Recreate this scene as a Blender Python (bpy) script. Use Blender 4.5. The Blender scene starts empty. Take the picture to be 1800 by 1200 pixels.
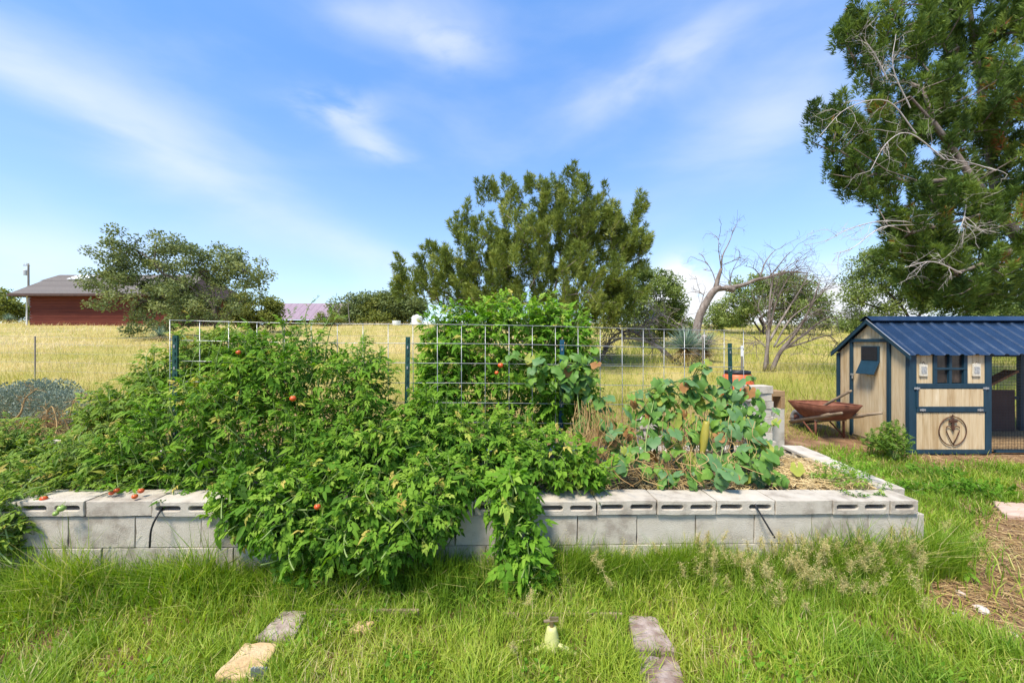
import bpy, bmesh, math, random
import numpy as np
from mathutils import Vector, Matrix
R = math.radians
rng = np.random.default_rng(7)
random.seed(7)
S = bpy.context.scene
COL = S.collection
# ------------------------------------------------------------------ camera, sky, sun, exposure
F, CH = 690.0, 1.55                                   # focal length in photo pixels, eye height
cam = bpy.data.cameras.new('camera'); co = bpy.data.objects.new('camera', cam); COL.objects.link(co)
co.location = (0, 0, CH); co.rotation_euler = (R(90), 0, 0)
cam.sensor_width = 36; cam.lens = 36 * F / 1800; cam.clip_end = 3000; cam.clip_start = 0.05
S.camera = co
SUN_EL, SUN_AZ = R(58), R(-142)                        # azimuth from +Y (view direction) towards +X
sd = Vector((math.cos(SUN_EL) * math.sin(SUN_AZ), math.cos(SUN_EL) * math.cos(SUN_AZ), math.sin(SUN_EL)))
sl = bpy.data.lights.new('sun', 'SUN'); so = bpy.data.objects.new('sun', sl); COL.objects.link(so)
sl.energy = 2.5; sl.angle = R(14); sl.color = (1.0, 0.93, 0.80)
so.rotation_euler = sd.to_track_quat('Z', 'Y').to_euler(); so.location = sd * 60
S.view_settings.view_transform = 'Standard'; S.view_settings.look = 'None'
S.view_settings.exposure = 1.5; S.view_settings.gamma = 1.0

def N(nt, typ, **kw):
    n = nt.nodes.new(typ)
    for k, v in kw.items():
        if k.startswith('i_'):
            key = k[2:]
            n.inputs[int(key) if key.isdigit() else key.replace('_', ' ')].default_value = v
        else:
            setattr(n, k, v)
    return n
def math_n(nt, op, a, b=None, c=None, clamp=False):
    n = nt.nodes.new('ShaderNodeMath'); n.operation = op; n.use_clamp = clamp
    for i, v in enumerate((a, b, c)):
        if v is None: continue
        if isinstance(v, (int, float)): n.inputs[i].default_value = v
        else: nt.links.new(v, n.inputs[i])
    return n.outputs[0]
def az_el(px, py):
    a = math.atan((px - 900) / F); return a, math.atan((600 - py) / F * math.cos(a))

W = bpy.data.worlds.new('World'); S.world = W; W.use_nodes = True
nt = W.node_tree; nt.nodes.clear()
out = N(nt, 'ShaderNodeOutputWorld'); bg = N(nt, 'ShaderNodeBackground'); bg.inputs[1].default_value = 0.135
sky = N(nt, 'ShaderNodeTexSky', sky_type='NISHITA', sun_disc=False, sun_elevation=SUN_EL, sun_rotation=SUN_AZ,
        altitude=1400, air_density=1.0, dust_density=0.3, ozone_density=1.5)
tc = N(nt, 'ShaderNodeTexCoord'); sp = N(nt, 'ShaderNodeSeparateXYZ'); nt.links.new(tc.outputs['Generated'], sp.inputs[0])
az = math_n(nt, 'ARCTAN2', sp.outputs[0], sp.outputs[1]); el = math_n(nt, 'ARCSINE', sp.outputs[2])
cb = N(nt, 'ShaderNodeCombineXYZ'); nt.links.new(az, cb.inputs[0]); nt.links.new(el, cb.inputs[1])
def cloud_noise(rot, sx, sy, scale, detail, rough, dist):
    m = N(nt, 'ShaderNodeMapping'); m.inputs['Rotation'].default_value = (0, 0, rot); m.inputs['Scale'].default_value = (sx, sy, 1)
    nt.links.new(cb.outputs[0], m.inputs[0])
    n = N(nt, 'ShaderNodeTexNoise', i_Scale=scale, i_Detail=detail, i_Roughness=rough, i_Distortion=dist)
    nt.links.new(m.outputs[0], n.inputs[0]); return n.outputs[0]
def ramp01(v, a, b):
    n = N(nt, 'ShaderNodeMapRange', clamp=True, interpolation_type='SMOOTHSTEP'); n.inputs[1].default_value = a; n.inputs[2].default_value = b
    nt.links.new(v, n.inputs[0]); return n.outputs[0]
wisp = cloud_noise(R(20), 1.0, 2.6, 2.2, 6, 0.5, 0.25)
wisp2 = cloud_noise(R(-15), 1.0, 2.4, 6.0, 7, 0.52, 0.35)
puff = cloud_noise(0, 1.0, 1.5, 9.0, 8, 0.58, 0.2)
total = math_n(nt, 'MULTIPLY', ramp01(wisp, 0.42, 0.80), 0.22)
def blob(px, py, rx, ry, rot, gain, noise, lo, hi):
    """one wisp of cloud at a fixed direction in the sky: azimuth, elevation, radii in radians"""
    global total
    a0, e0 = az_el(px, py)
    u = math_n(nt, 'SUBTRACT', az, a0); v = math_n(nt, 'SUBTRACT', el, e0)
    c, s = math.cos(rot), math.sin(rot)
    uu = math_n(nt, 'ADD', math_n(nt, 'MULTIPLY', u, c / rx), math_n(nt, 'MULTIPLY', v, s / rx))
    vv = math_n(nt, 'ADD', math_n(nt, 'MULTIPLY', u, -s / ry), math_n(nt, 'MULTIPLY', v, c / ry))
    d2 = math_n(nt, 'ADD', math_n(nt, 'MULTIPLY', uu, uu), math_n(nt, 'MULTIPLY', vv, vv))
    g = math_n(nt, 'POWER', 2.718, math_n(nt, 'MULTIPLY', d2, -1.0))
    w = math_n(nt, 'MULTIPLY', math_n(nt, 'MULTIPLY', g, gain), ramp01(noise, lo, hi))
    total = math_n(nt, 'ADD', total, w)
blob(380, 330, 0.55, 0.055, R(-18), 0.42, wisp, 0.22, 0.70)
blob(130, 160, 0.22, 0.06, R(-10), 0.28, wisp, 0.25, 0.65)
blob(590, 190, 0.10, 0.035, R(8), 0.62, wisp2, 0.3, 0.68)
blob(655, 252, 0.08, 0.03, R(-12), 0.55, wisp2, 0.3, 0.62)
blob(790, 82, 0.11, 0.035, R(-4), 0.5, wisp2, 0.28, 0.6)
blob(1150, 130, 0.20, 0.05, R(14), 0.60, wisp, 0.25, 0.62)
blob(1360, 200, 0.22, 0.10, R(25), 0.40, wisp, 0.22, 0.6)
blob(640, 20, 0.2, 0.04, R(5), 0.4, wisp, 0.25, 0.65)
blob(1190, 500, 0.055, 0.055, 0, 1.7, puff, 0.3, 0.5)
blob(1230, 545, 0.10, 0.05, 0, 1.7, puff, 0.3, 0.5)
blob(1470, 545, 0.16, 0.07, 0, 1.6, puff, 0.32, 0.54)
blob(60, 455, 0.2, 0.05, 0, 0.4, wisp, 0.25, 0.6)
hz = ramp01(el, 0.26, -0.02)
total = math_n(nt, 'ADD', total, math_n(nt, 'MULTIPLY', hz, 0.10))
cl = math_n(nt, 'MULTIPLY', total, 0.9, clamp=True)
# deepen the blue a little, then lay the clouds over it
hs = N(nt, 'ShaderNodeHueSaturation'); hs.inputs['Saturation'].default_value = 1.22; nt.links.new(sky.outputs[0], hs.inputs['Color'])
mx = N(nt, 'ShaderNodeMixRGB'); mx.inputs[2].default_value = (2.75, 2.85, 3.0, 1)
gr = N(nt, 'ShaderNodeValToRGB'); nt.links.new(ramp01(el, -0.02, 0.62), gr.inputs[0]); gr.color_ramp.elements[0].color = (1.55, 2.08, 2.75, 1); gr.color_ramp.elements[1].color = (.54, 1.16, 2.6, 1)
ev = N(nt, 'ShaderNodeMixRGB'); ev.inputs[0].default_value = 0.68; nt.links.new(hs.outputs[0], ev.inputs[1]); nt.links.new(gr.outputs[0], ev.inputs[2])
nt.links.new(cl, mx.inputs[0]); nt.links.new(ev.outputs[0], mx.inputs[1]); nt.links.new(mx.outputs[0], bg.inputs[0]); nt.links.new(bg.outputs[0], out.inputs[0])

# ------------------------------------------------------------------ helpers
def P(px, py, d):
    return np.array([(px - 900) / F * d, d, CH - (py - 600) / F * d])
def sstep(a, b, x):
    t = np.clip((np.asarray(x, float) - a) / (b - a), 0, 1); return t * t * (3 - 2 * t)
def gz(x, y):
    """height of the land: flat by the garden, a long slope behind, a plateau past 42 m"""
    x = np.asarray(x, float); y = np.asarray(y, float)
    s = np.clip(y - 5.0, 0, 37); h = 0.094 * s - 0.094 * 0.7 * (1 - np.exp(-s / 0.7))
    h = h + 0.12 * np.sin(x * 0.11 + 1.0) * sstep(9, 24, y) + 0.05 * np.sin(x * 0.53 + y * 0.4) * sstep(7, 14, y)
    h = h + 0.02 * np.sin(x * 2.3 + 0.4) * np.sin(y * 2.9) * (1 - sstep(4, 9, y))
    return h
def ground_hit(px, py):
    d = 1.5
    while d < 60:
        p = P(px, py, d)
        if p[2] <= gz(p[0], p[1]): return p
        d += 0.02
    return P(px, py, 60)

class G:
    """collects geometry; build() links it as one mesh object"""
    def __init__(s): s.v = []; s.t = []; s.q = []; s.a = []; s.n = 0
    def add(s, v, tris=None, quads=None, var=0.5):
        v = np.asarray(v, float).reshape(-1, 3); s.v.append(v)
        s.a.append(np.broadcast_to(np.asarray(var, float), (len(v),)))
        if tris is not None and len(tris): s.t.append(np.asarray(tris, int).reshape(-1, 3) + s.n)
        if quads is not None and len(quads): s.q.append(np.asarray(quads, int).reshape(-1, 4) + s.n)
        s.n += len(v)
    def inst(s, tmpl, mats, pos, var):
        tv, tt = tmpl; n = len(pos)
        if n == 0: return
        v = np.einsum('nij,kj->nki', mats, tv) + pos[:, None, :]
        f = tt[None] + (np.arange(n) * len(tv))[:, None, None]
        s.add(v.reshape(-1, 3), tris=f.reshape(-1, 3), var=np.repeat(var, len(tv)))
    def box(s, c, size, rot=None, var=0.5):
        h = np.array(size) / 2
        v = np.array([[x, y, z] for x in (-1, 1) for y in (-1, 1) for z in (-1, 1)]) * h
        if rot is not None: v = v @ np.array(rot).T
        s.add(v + np.array(c), quads=[[0, 1, 3, 2], [4, 6, 7, 5], [0, 4, 5, 1], [2, 3, 7, 6], [0, 2, 6, 4], [1, 5, 7, 3]], var=var)
    def tube(s, pts, rad, sides=6, var=0.5, cap=True):
        pts = np.asarray(pts, float); n = len(pts); rad = np.broadcast_to(np.asarray(rad, float), (n,))
        t = np.gradient(pts, axis=0); t /= np.linalg.norm(t, axis=1)[:, None] + 1e-9
        ref = np.array([0, 0, 1.0]) if abs(t[0][2]) < 0.9 else np.array([1.0, 0, 0])
        a = np.cross(t, ref); a /= np.linalg.norm(a, axis=1)[:, None] + 1e-9
        b = np.cross(t, a)
        th = np.arange(sides) * 2 * np.pi / sides
        ring = pts[:, None] + rad[:, None, None] * (np.cos(th)[None, :, None] * a[:, None] + np.sin(th)[None, :, None] * b[:, None])
        q = []
        for i in range(n - 1):
            for k in range(sides):
                k2 = (k + 1) % sides; q.append([i * sides + k, i * sides + k2, (i + 1) * sides + k2, (i + 1) * sides + k])
        v = ring.reshape(-1, 3); tr = []
        if cap:
            v = np.vstack([v, pts[0], pts[-1]]); c0 = n * sides
            for k in range(sides):
                k2 = (k + 1) % sides
                tr.append([c0, k2, k]); tr.append([c0 + 1, (n - 1) * sides + k, (n - 1) * sides + k2])
        s.add(v, tris=tr, quads=q, var=var)
    def lathe(s, c, prof, sides=20, var=0.5, M3=None):
        """prof: list of (radius, height)"""
        prof = np.array(prof, float); th = np.arange(sides) * 2 * np.pi / sides
        v = np.stack([prof[:, None, 0] * np.cos(th), prof[:, None, 0] * np.sin(th), np.repeat(prof[:, 1:2], sides, 1)], -1).reshape(-1, 3)
        if M3 is not None: v = v @ np.array(M3).T
        q = [[i * sides + k, i * sides + (k + 1) % sides, (i + 1) * sides + (k + 1) % sides, (i + 1) * sides + k] for i in range(len(prof) - 1) for k in range(sides)]
        s.add(v + np.array(c), quads=q, var=var)
    def prism(s, poly, depth_vec, var=0.5):
        poly = np.asarray(poly, float); n = len(poly); v = np.vstack([poly, poly + np.array(depth_vec)])
        tr = [[0, i, i + 1] for i in range(1, n - 1)] + [[n, n + i + 1, n + i] for i in range(1, n - 1)]
        q = [[i, (i + 1) % n, n + (i + 1) % n, n + i] for i in range(n)]
        s.add(v, tris=tr, quads=q, var=var)
    def mesh(s, name, mat, origin=(0, 0, 0), smooth=False):
        v = np.vstack(s.v) - np.array(origin); a = np.concatenate(s.a)
        t = np.vstack(s.t) if s.t else np.zeros((0, 3), int); q = np.vstack(s.q) if s.q else np.zeros((0, 4), int)
        me = bpy.data.meshes.new(name); me.vertices.add(len(v)); me.vertices.foreach_set('co', v.astype(np.float32).ravel())
        loops = np.concatenate([t.ravel(), q.ravel()]); me.loops.add(len(loops)); me.loops.foreach_set('vertex_index', loops.astype(np.int32))
        st = np.concatenate([np.arange(len(t)) * 3, len(t) * 3 + np.arange(len(q)) * 4])
        me.polygons.add(len(st)); me.polygons.foreach_set('loop_start', st.astype(np.int32))
        me.polygons.foreach_set('use_smooth', np.full(len(st), smooth))
        me.update(calc_edges=True); me.validate()
        at = me.attributes.new('var', 'FLOAT', 'POINT')
        if len(at.data) == len(a): at.data.foreach_set('value', a.astype(np.float32))
        if mat: me.materials.append(mat)
        return me

ROOT = {}
def thing(name, label, cat, loc, group=None):
    o = bpy.data.objects.new(name, None); COL.objects.link(o); o.empty_display_size = 0.1
    o.location = tuple(float(c) for c in loc); tag(o, label, cat, group); ROOT[o] = np.array(o.location); return o
def tag(o, label=None, cat=None, group=None, kind=None):
    if label: o['label'] = label
    if cat: o['category'] = cat
    if group: o['group'] = group
    if kind: o['kind'] = kind
    return o
def origin_of(o):
    p = np.zeros(3)
    while o is not None:
        p = p + np.array(o.location); o = o.parent
    return p
def part(name, g, mat, parent=None, smooth=False, base=None, bevel=0, kind=None):
    org = origin_of(parent) if parent is not None else (np.array(base, float) if base is not None else np.zeros(3))
    me = g.mesh(name, mat, org, smooth); o = bpy.data.objects.new(name, me); COL.objects.link(o)
    if parent is not None: o.parent = parent
    else: o.location = org
    if bevel:
        m = o.modifiers.new('bevel', 'BEVEL'); m.width = bevel; m.segments = 2; m.limit_method = 'ANGLE'; m.angle_limit = R(50)
    if kind: o['kind'] = kind
    return o
def place(name, me, parent, loc, rot=(0, 0, 0), scale=(1, 1, 1), bevel=0):
    """a further copy of a shared mesh, put at a world position under its thing"""
    o = bpy.data.objects.new(name, me); COL.objects.link(o)
    if parent is not None:
        o.parent = parent; loc = np.array(loc) - origin_of(parent)
    o.location = tuple(float(c) for c in loc); o.rotation_euler = rot; o.scale = scale
    if bevel:
        m = o.modifiers.new('bevel', 'BEVEL'); m.width = bevel; m.segments = 2; m.limit_method = 'ANGLE'; m.angle_limit = R(50)
    return o
def norm(v): v = np.asarray(v, float); return v / (np.linalg.norm(v, axis=-1, keepdims=True) + 1e-9)
def frames(axis, up=None, roll=0.4):
    """n rotation matrices with x along axis, z near 'up' (random when None)"""
    x = norm(axis); n = len(x)
    u = rng.normal(size=(n, 3)) if up is None else norm(np.broadcast_to(up, (n, 3)) + roll * rng.normal(size=(n, 3)))
    y = norm(np.cross(u, x)); z = np.cross(x, y)
    return np.stack([x, y, z], -1)
def smooth_path(pts, k=5):
    pts = np.asarray(pts, float)
    p = np.vstack([2 * pts[0] - pts[1], pts, 2 * pts[-1] - pts[-2]]); o = []
    for i in range(1, len(p) - 2):
        for j in range(k):
            t = j / k
            o.append(0.5 * (2 * p[i] + (p[i + 1] - p[i - 1]) * t + (2 * p[i - 1] - 5 * p[i] + 4 * p[i + 1] - p[i + 2]) * t * t + (3 * p[i] - p[i - 1] - 3 * p[i + 1] + p[i + 2]) * t ** 3))
    o.append(p[-2]); return np.array(o)

# ------------------------------------------------------------------ materials
MAT = {}
def newmat(name):
    m = bpy.data.materials.new(name); m.use_nodes = True; MAT[name] = m
    nt = m.node_tree; nt.nodes.clear(); o = N(nt, 'ShaderNodeOutputMaterial'); return m, nt, o
def ramp(nt, fac, stops):
    r = N(nt, 'ShaderNodeValToRGB'); e = r.color_ramp.elements
    e[0].position, e[0].color = stops[0][0], (*stops[0][1], 1); e[1].position, e[1].color = stops[-1][0], (*stops[-1][1], 1)
    for p, c in stops[1:-1]:
        x = e.new(p); x.color = (*c, 1)
    nt.links.new(fac, r.inputs[0]); return r.outputs[0]
def wpos(nt, scale=(1, 1, 1)):
    g = N(nt, 'ShaderNodeNewGeometry'); m = N(nt, 'ShaderNodeMapping'); m.inputs['Scale'].default_value = scale
    nt.links.new(g.outputs['Position'], m.inputs[0]); return m.outputs[0]
def noise(nt, vec, scale, detail=4, rough=0.55, dist=0.0):
    n = N(nt, 'ShaderNodeTexNoise', i_Scale=scale, i_Detail=detail, i_Roughness=rough, i_Distortion=dist); nt.links.new(vec, n.inputs[0]); return n.outputs[0]
def leafmat(name, stops, trans=0.35, rough=0.55, patch=0.0, pscale=0.6, spec=0.25):
    """foliage: colour from a per-leaf random value, light passes through"""
    m, nt, o = newmat(name); a = N(nt, 'ShaderNodeAttribute', attribute_name='var'); f = a.outputs['Fac']
    if patch: f = math_n(nt, 'ADD', f, math_n(nt, 'MULTIPLY', math_n(nt, 'SUBTRACT', noise(nt, wpos(nt), pscale, 3), 0.5), patch), clamp=True)
    c = ramp(nt, f, stops); b = N(nt, 'ShaderNodeBsdfPrincipled', i_Roughness=rough); b.inputs['Specular IOR Level'].default_value = spec
    t = N(nt, 'ShaderNodeBsdfTranslucent'); mxs = N(nt, 'ShaderNodeMixShader', i_0=trans)
    h = N(nt, 'ShaderNodeHueSaturation', i_Saturation=1.1, i_Value=1.25); nt.links.new(c, h.inputs['Color'])
    nt.links.new(c, b.inputs['Base Color']); nt.links.new(h.outputs[0], t.inputs[0])
    nt.links.new(b.outputs[0], mxs.inputs[1]); nt.links.new(t.outputs[0], mxs.inputs[2]); nt.links.new(mxs.outputs[0], o.inputs[0]); return m
def surf(name, stops, scale=6, stretch=(1, 1, 1), rough=0.8, metal=0.0, bump=0.3, bscale=60, detail=5, spec=0.3, usevar=0.0, rvar=0.0, bdist=0.01):
    """general surface: noise colour, optional per-piece tone, fine relief"""
    m, nt, o = newmat(name); v = wpos(nt, stretch); f = noise(nt, v, scale, detail, 0.6)
    f = math_n(nt, 'MULTIPLY_ADD', math_n(nt, 'SUBTRACT', f, 0.5), 1.7, 0.5, clamp=True)
    if usevar:
        a = N(nt, 'ShaderNodeAttribute', attribute_name='var')
        oi = N(nt, 'ShaderNodeObjectInfo')
        f = math_n(nt, 'ADD', f, math_n(nt, 'MULTIPLY', math_n(nt, 'SUBTRACT', a.outputs['Fac'], 0.5), usevar), clamp=True)
        f = math_n(nt, 'ADD', f, math_n(nt, 'MULTIPLY', math_n(nt, 'SUBTRACT', oi.outputs['Random'], 0.5), usevar), clamp=True)
    c = ramp(nt, f, stops); b = N(nt, 'ShaderNodeBsdfPrincipled', i_Roughness=rough, i_Metallic=metal); b.inputs['Specular IOR Level'].default_value = spec
    nt.links.new(c, b.inputs['Base Color'])
    if rvar:
        r = math_n(nt, 'MULTIPLY_ADD', noise(nt, wpos(nt), 14, 4), rvar, rough - rvar / 2, clamp=True); nt.links.new(r, b.inputs['Roughness'])
    if bump:
        bp = N(nt, 'ShaderNodeBump', i_Strength=bump, i_Distance=bdist); nt.links.new(noise(nt, v, bscale, 5, 0.65), bp.inputs['Height']); nt.links.new(bp.outputs[0], b.inputs['Normal'])
    nt.links.new(b.outputs[0], o.inputs[0]); return m

tomato_l = leafmat('tomato_leaf', [(0, (.048, .112, .013)), (.4, (.110, .240, .022)), (.72, (.200, .345, .034)), (.95, (.32, .44, .07)), (1, (.55, .45, .11))], .36, .65, .4, 2.2, .12)
tomato_c = leafmat('tomato_leaf_fresh', [(0, (.058, .140, .013)), (.4, (.130, .285, .024)), (.72, (.220, .385, .038)), (.95, (.33, .46, .075)), (1, (.52, .46, .11))], .38, .65, .35, 2.2, .12)
sprawl_l = leafmat('sprawl_leaf', [(0, (.08, .16, .018)), (.45, (.165, .275, .03)), (.8, (.28, .36, .05)), (1, (.46, .36, .09))], .35, .55, .5, 2.5)
stem_m = surf('green_stem', [(0, (.14, .22, .05)), (1, (.28, .35, .12))], 8, rough=.6, bump=0)
drystem_m = surf('dry_stem', [(0, (.25, .14, .05)), (1, (.48, .33, .14))], 8, rough=.8, bump=0, usevar=.8)
tomato_m = surf('tomato_skin', [(0, (.55, .06, .015)), (1, (.72, .15, .03))], 12, rough=.28, bump=0, spec=.5)
greentom_m = surf('green_tomato_skin', [(0, (.20, .32, .05)), (1, (.30, .42, .10))], 12, rough=.3, bump=0, spec=.5)
lawn_m = leafmat('lawn_blade', [(0, (.080, .180, .016)), (.4, (.220, .345, .032)), (.75, (.37, .46, .052)), (.9, (.52, .52, .12)), (1, (.63, .53, .27))], .38, .5, .45, 1.3)
field_m = leafmat('field_blade', [(0, (.20, .27, .035)), (.3, (.34, .37, .060)), (.55, (.50, .44, .13)), (.8, (.68, .53, .26)), (1, (.80, .66, .42))], .30, .7, .25, .25)
seed_m = leafmat('seed_head', [(0, (.40, .34, .12)), (1, (.66, .56, .27))], .3, .8)
straw_m = surf('straw', [(0, (.28, .17, .06)), (.5, (.46, .32, .14)), (1, (.62, .47, .24))], 20, rough=.75, bump=0, usevar=1.0)
conc_m = surf('concrete_block', [(0, (.34, .29, .235)), (.25, (.48, .425, .35)), (.7, (.56, .505, .425)), (1, (.66, .605, .52))], 9, rough=.95, bump=.9, bscale=130, usevar=.35, spec=.15, detail=9, bdist=.006)
brown_block_m = surf('brown_block', [(0, (.26, .16, .08)), (1, (.36, .23, .12))], 7, rough=.95, bump=.5, bscale=130)
paver_m = surf('paver_stone', [(0, (.20, .13, .10)), (.5, (.40, .32, .28)), (1, (.58, .50, .44))], 16, rough=.95, bump=1, bscale=45, usevar=.5, detail=8)
paver_tan = surf('tan_paver_stone', [(0, (.40, .24, .10)), (.5, (.56, .40, .22)), (1, (.64, .50, .32))], 9, rough=.95, bump=.8, bscale=55, detail=8)
wire_m = surf('galvanised_wire', [(0, (.30, .31, .31)), (1, (.46, .46, .46))], 15, rough=.42, metal=.55, bump=0)
thinwire_m = surf('old_wire', [(0, (.20, .19, .18)), (1, (.36, .34, .32))], 15, rough=.6, metal=.4, bump=0)
post_m = surf('green_post', [(0, (.008, .045, .035)), (1, (.015, .075, .06))], 12, rough=.45, bump=0, spec=.4)
bluepost_m = surf('blue_green_post', [(0, (.010, .06, .11)), (1, (.02, .10, .16))], 12, rough=.45, bump=0)
white_m = surf('white_paint', [(0, (.70, .70, .68)), (1, (.82, .82, .80))], 6, rough=.5, bump=0)
black_m = surf('black_plastic', [(0, (.010, .010, .012)), (1, (.03, .03, .034))], 10, rough=.4, bump=0)
orange_m = surf('orange_plastic', [(0, (.62, .10, .03)), (1, (.74, .17, .055))], 5, rough=.42, bump=.1, bscale=30)
rust_m = surf('rusty_steel', [(0, (.09, .035, .022)), (.5, (.20, .075, .045)), (1, (.32, .15, .09))], 9, rough=.85, bump=.4, bscale=70, detail=8, metal=.1)
oldwood_m = surf('weathered_wood', [(0, (.14, .095, .06)), (.5, (.26, .19, .125)), (1, (.40, .31, .22))], 5, (9, 1.2, 9), rough=.9, bump=.5, bscale=18, usevar=.3)
pine_m = surf('pine_board', [(0, (.40, .275, .14)), (.4, (.53, .40, .235)), (.75, (.60, .47, .29)), (1, (.68, .56, .38))], 3.2, (9, 9, .9), rough=.72, bump=.25, bscale=16, usevar=.4, detail=8)
navy_m = surf('navy_paint', [(0, (.008, .028, .046)), (1, (.016, .050, .078))], 4, (4, 4, .8), rough=.5, bump=.2, bscale=22)
roof_m = surf('blue_steel_roof', [(0, (.013, .030, .062)), (.6, (.020, .042, .085)), (1, (.050, .078, .125))], 4, rough=.27, metal=.4, bump=.08, bscale=9, spec=.5, rvar=.2)
glass_m = surf('dark_glass', [(0, (.012, .012, .014)), (.5, (.03, .026, .024)), (1, (.10, .07, .055))], 16, (1, 1, .35), rough=.18, bump=.05, spec=.5)
mesh_m = surf('black_mesh', [(0, (.010, .010, .012)), (1, (.022, .022, .025))], 30, rough=.6, bump=.6, bscale=220)
ornament_m = surf('rust_ornament', [(0, (.06, .028, .018)), (1, (.13, .06, .035))], 20, rough=.7, bump=.2, metal=.3)
plaque_m = surf('plaque_cream', [(0, (.42, .36, .26)), (1, (.74, .70, .60))], 60, rough=.7, bump=.3)
plaquepic_m = surf('plaque_picture', [(0, (.10, .09, .08)), (.5, (.32, .32, .31)), (1, (.62, .62, .60))], 75, rough=.7, bump=0)
soil_m = surf('bed_soil', [(0, (.05, .03, .018)), (1, (.14, .09, .055))], 12, rough=.95, bump=.9, bscale=40)
redwall_m = surf('red_siding', [(0, (.085, .015, .009)), (.5, (.125, .024, .013)), (1, (.165, .038, .020))], .7, (1, 1, 7), rough=.75, bump=.2, bscale=6, usevar=.3)
shingle_m = surf('roof_shingle', [(0, (.12, .10, .09)), (.5, (.16, .14, .125)), (1, (.21, .185, .165))], 9, (1, 1, 3), rough=.95, bump=.4, bscale=20, usevar=.25)
fascia_m = surf('dark_fascia', [(0, (.06, .035, .03)), (1, (.10, .06, .05))], 3, rough=.8, bump=0)
mauve_m = surf('mauve_metal_roof', [(0, (.25, .17, .20)), (1, (.34, .25, .28))], 1.2, (6, 1, 1), rough=.5, bump=.1)
pole_m = surf('grey_pole', [(0, (.16, .14, .12)), (1, (.28, .25, .22))], 5, rough=.9, bump=0)
bark_m = surf('juniper_bark', [(0, (.10, .075, .06)), (.5, (.20, .16, .13)), (1, (.33, .28, .24))], 3, (3, 3, .6), rough=.95, bump=.8, bscale=14)
oakbark_m = surf('oak_bark', [(0, (.045, .035, .028)), (1, (.13, .105, .085))], 3, (3, 3, .6), rough=.95, bump=.8, bscale=12)
dead_m = surf('dead_wood', [(0, (.10, .072, .06)), (.5, (.23, .19, .165)), (1, (.42, .375, .34))], 4, (2, 2, .8), rough=.95, bump=.6, bscale=20, usevar=.5)
paledead_m = surf('pale_dead_twig', [(0, (.34, .29, .25)), (1, (.60, .55, .50))], 4, rough=.95, bump=.3, bscale=20, usevar=.4)
juniper_l = leafmat('juniper_spray', [(0, (.066, .098, .020)), (.45, (.158, .208, .034)), (.8, (.25, .295, .055)), (1, (.34, .37, .10))], .25, .7, .45, .55)
bigjun_l = leafmat('big_juniper_spray', [(0, (.036, .070, .015)), (.45, (.092, .155, .026)), (.8, (.175, .250, .042)), (.985, (.24, .31, .06)), (1, (.34, .13, .04))], .25, .7, .5, .6)
oak_l = leafmat('oak_leaf', [(0, (.080, .110, .040)), (.5, (.185, .230, .078)), (1, (.30, .33, .13))], .25, .6, .45, .5)
mesq_l = leafmat('mesquite_leaf', [(0, (.085, .130, .032)), (.5, (.190, .255, .062)), (1, (.30, .35, .11))], .32, .65, .4, .6)
olive_l = leafmat('olive_leaf', [(0, (.095, .120, .025)), (.5, (.20, .23, .048)), (1, (.30, .31, .08))], .28, .65, .4, .6)
sage_l = leafmat('sage_leaf', [(0, (.10, .13, .085)), (.5, (.24, .29, .205)), (1, (.42, .45, .35))], .2, .8, .3, 3)
yucca_l = leafmat('yucca_blade', [(0, (.10, .17, .13)), (.6, (.23, .33, .25)), (1, (.40, .48, .36))], .12, .5)
yuccadry_l = leafmat('yucca_dry_blade', [(0, (.30, .19, .08)), (1, (.58, .44, .24))], .2, .8)
cuke = [leafmat('vine_leaf_green', [(0, (.080, .185, .035)), (1, (.160, .30, .06))], .3, .5, .5, 9),
        leafmat('vine_leaf_blue_green', [(0, (.075, .175, .060)), (1, (.165, .29, .115))], .28, .5, .5, 9),
        leafmat('vine_leaf_fresh', [(0, (.12, .26, .035)), (1, (.22, .36, .06))], .35, .5, .5, 9),
        leafmat('vine_leaf_yellowing', [(0, (.22, .30, .045)), (1, (.42, .42, .08))], .35, .55, .5, 9),
        leafmat('vine_leaf_brown', [(0, (.20, .085, .03)), (1, (.42, .22, .08))], .25, .8, .5, 14)]

# the ground: soil by the garden, dry reddish dirt by the coop, olive field beyond
m, nt, o = newmat('ground_soil'); g_ = N(nt, 'ShaderNodeNewGeometry'); s_ = N(nt, 'ShaderNodeSeparateXYZ'); nt.links.new(g_.outputs['Position'], s_.inputs[0])
v = wpos(nt); n1 = noise(nt, v, 5, 8, .65); n2 = noise(nt, v, .35, 4)
near = ramp(nt, n1, [(.25, (.10, .060, .032)), (.5, (.23, .135, .075)), (.75, (.36, .24, .14))])
far = ramp(nt, n2, [(.3, (.26, .25, .055)), (.6, (.42, .34, .12)), (.8, (.50, .40, .18))])
mr = N(nt, 'ShaderNodeMapRange', clamp=True); mr.inputs[1].default_value = 6.0; mr.inputs[2].default_value = 10.0; nt.links.new(s_.outputs[1], mr.inputs[0])
mix = N(nt, 'ShaderNodeMixRGB'); nt.links.new(mr.outputs[0], mix.inputs[0]); nt.links.new(near, mix.inputs[1]); nt.links.new(far, mix.inputs[2])
b = N(nt, 'ShaderNodeBsdfPrincipled', i_Roughness=.97); b.inputs['Specular IOR Level'].default_value = .1; nt.links.new(mix.outputs[0], b.inputs['Base Color'])
bp = N(nt, 'ShaderNodeBump', i_Strength=.8, i_Distance=.03); nt.links.new(noise(nt, v, 28, 8, .7), bp.inputs['Height']); nt.links.new(bp.outputs[0], b.inputs['Normal']); nt.links.new(b.outputs[0], o.inputs[0])
ground_m = m

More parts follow.
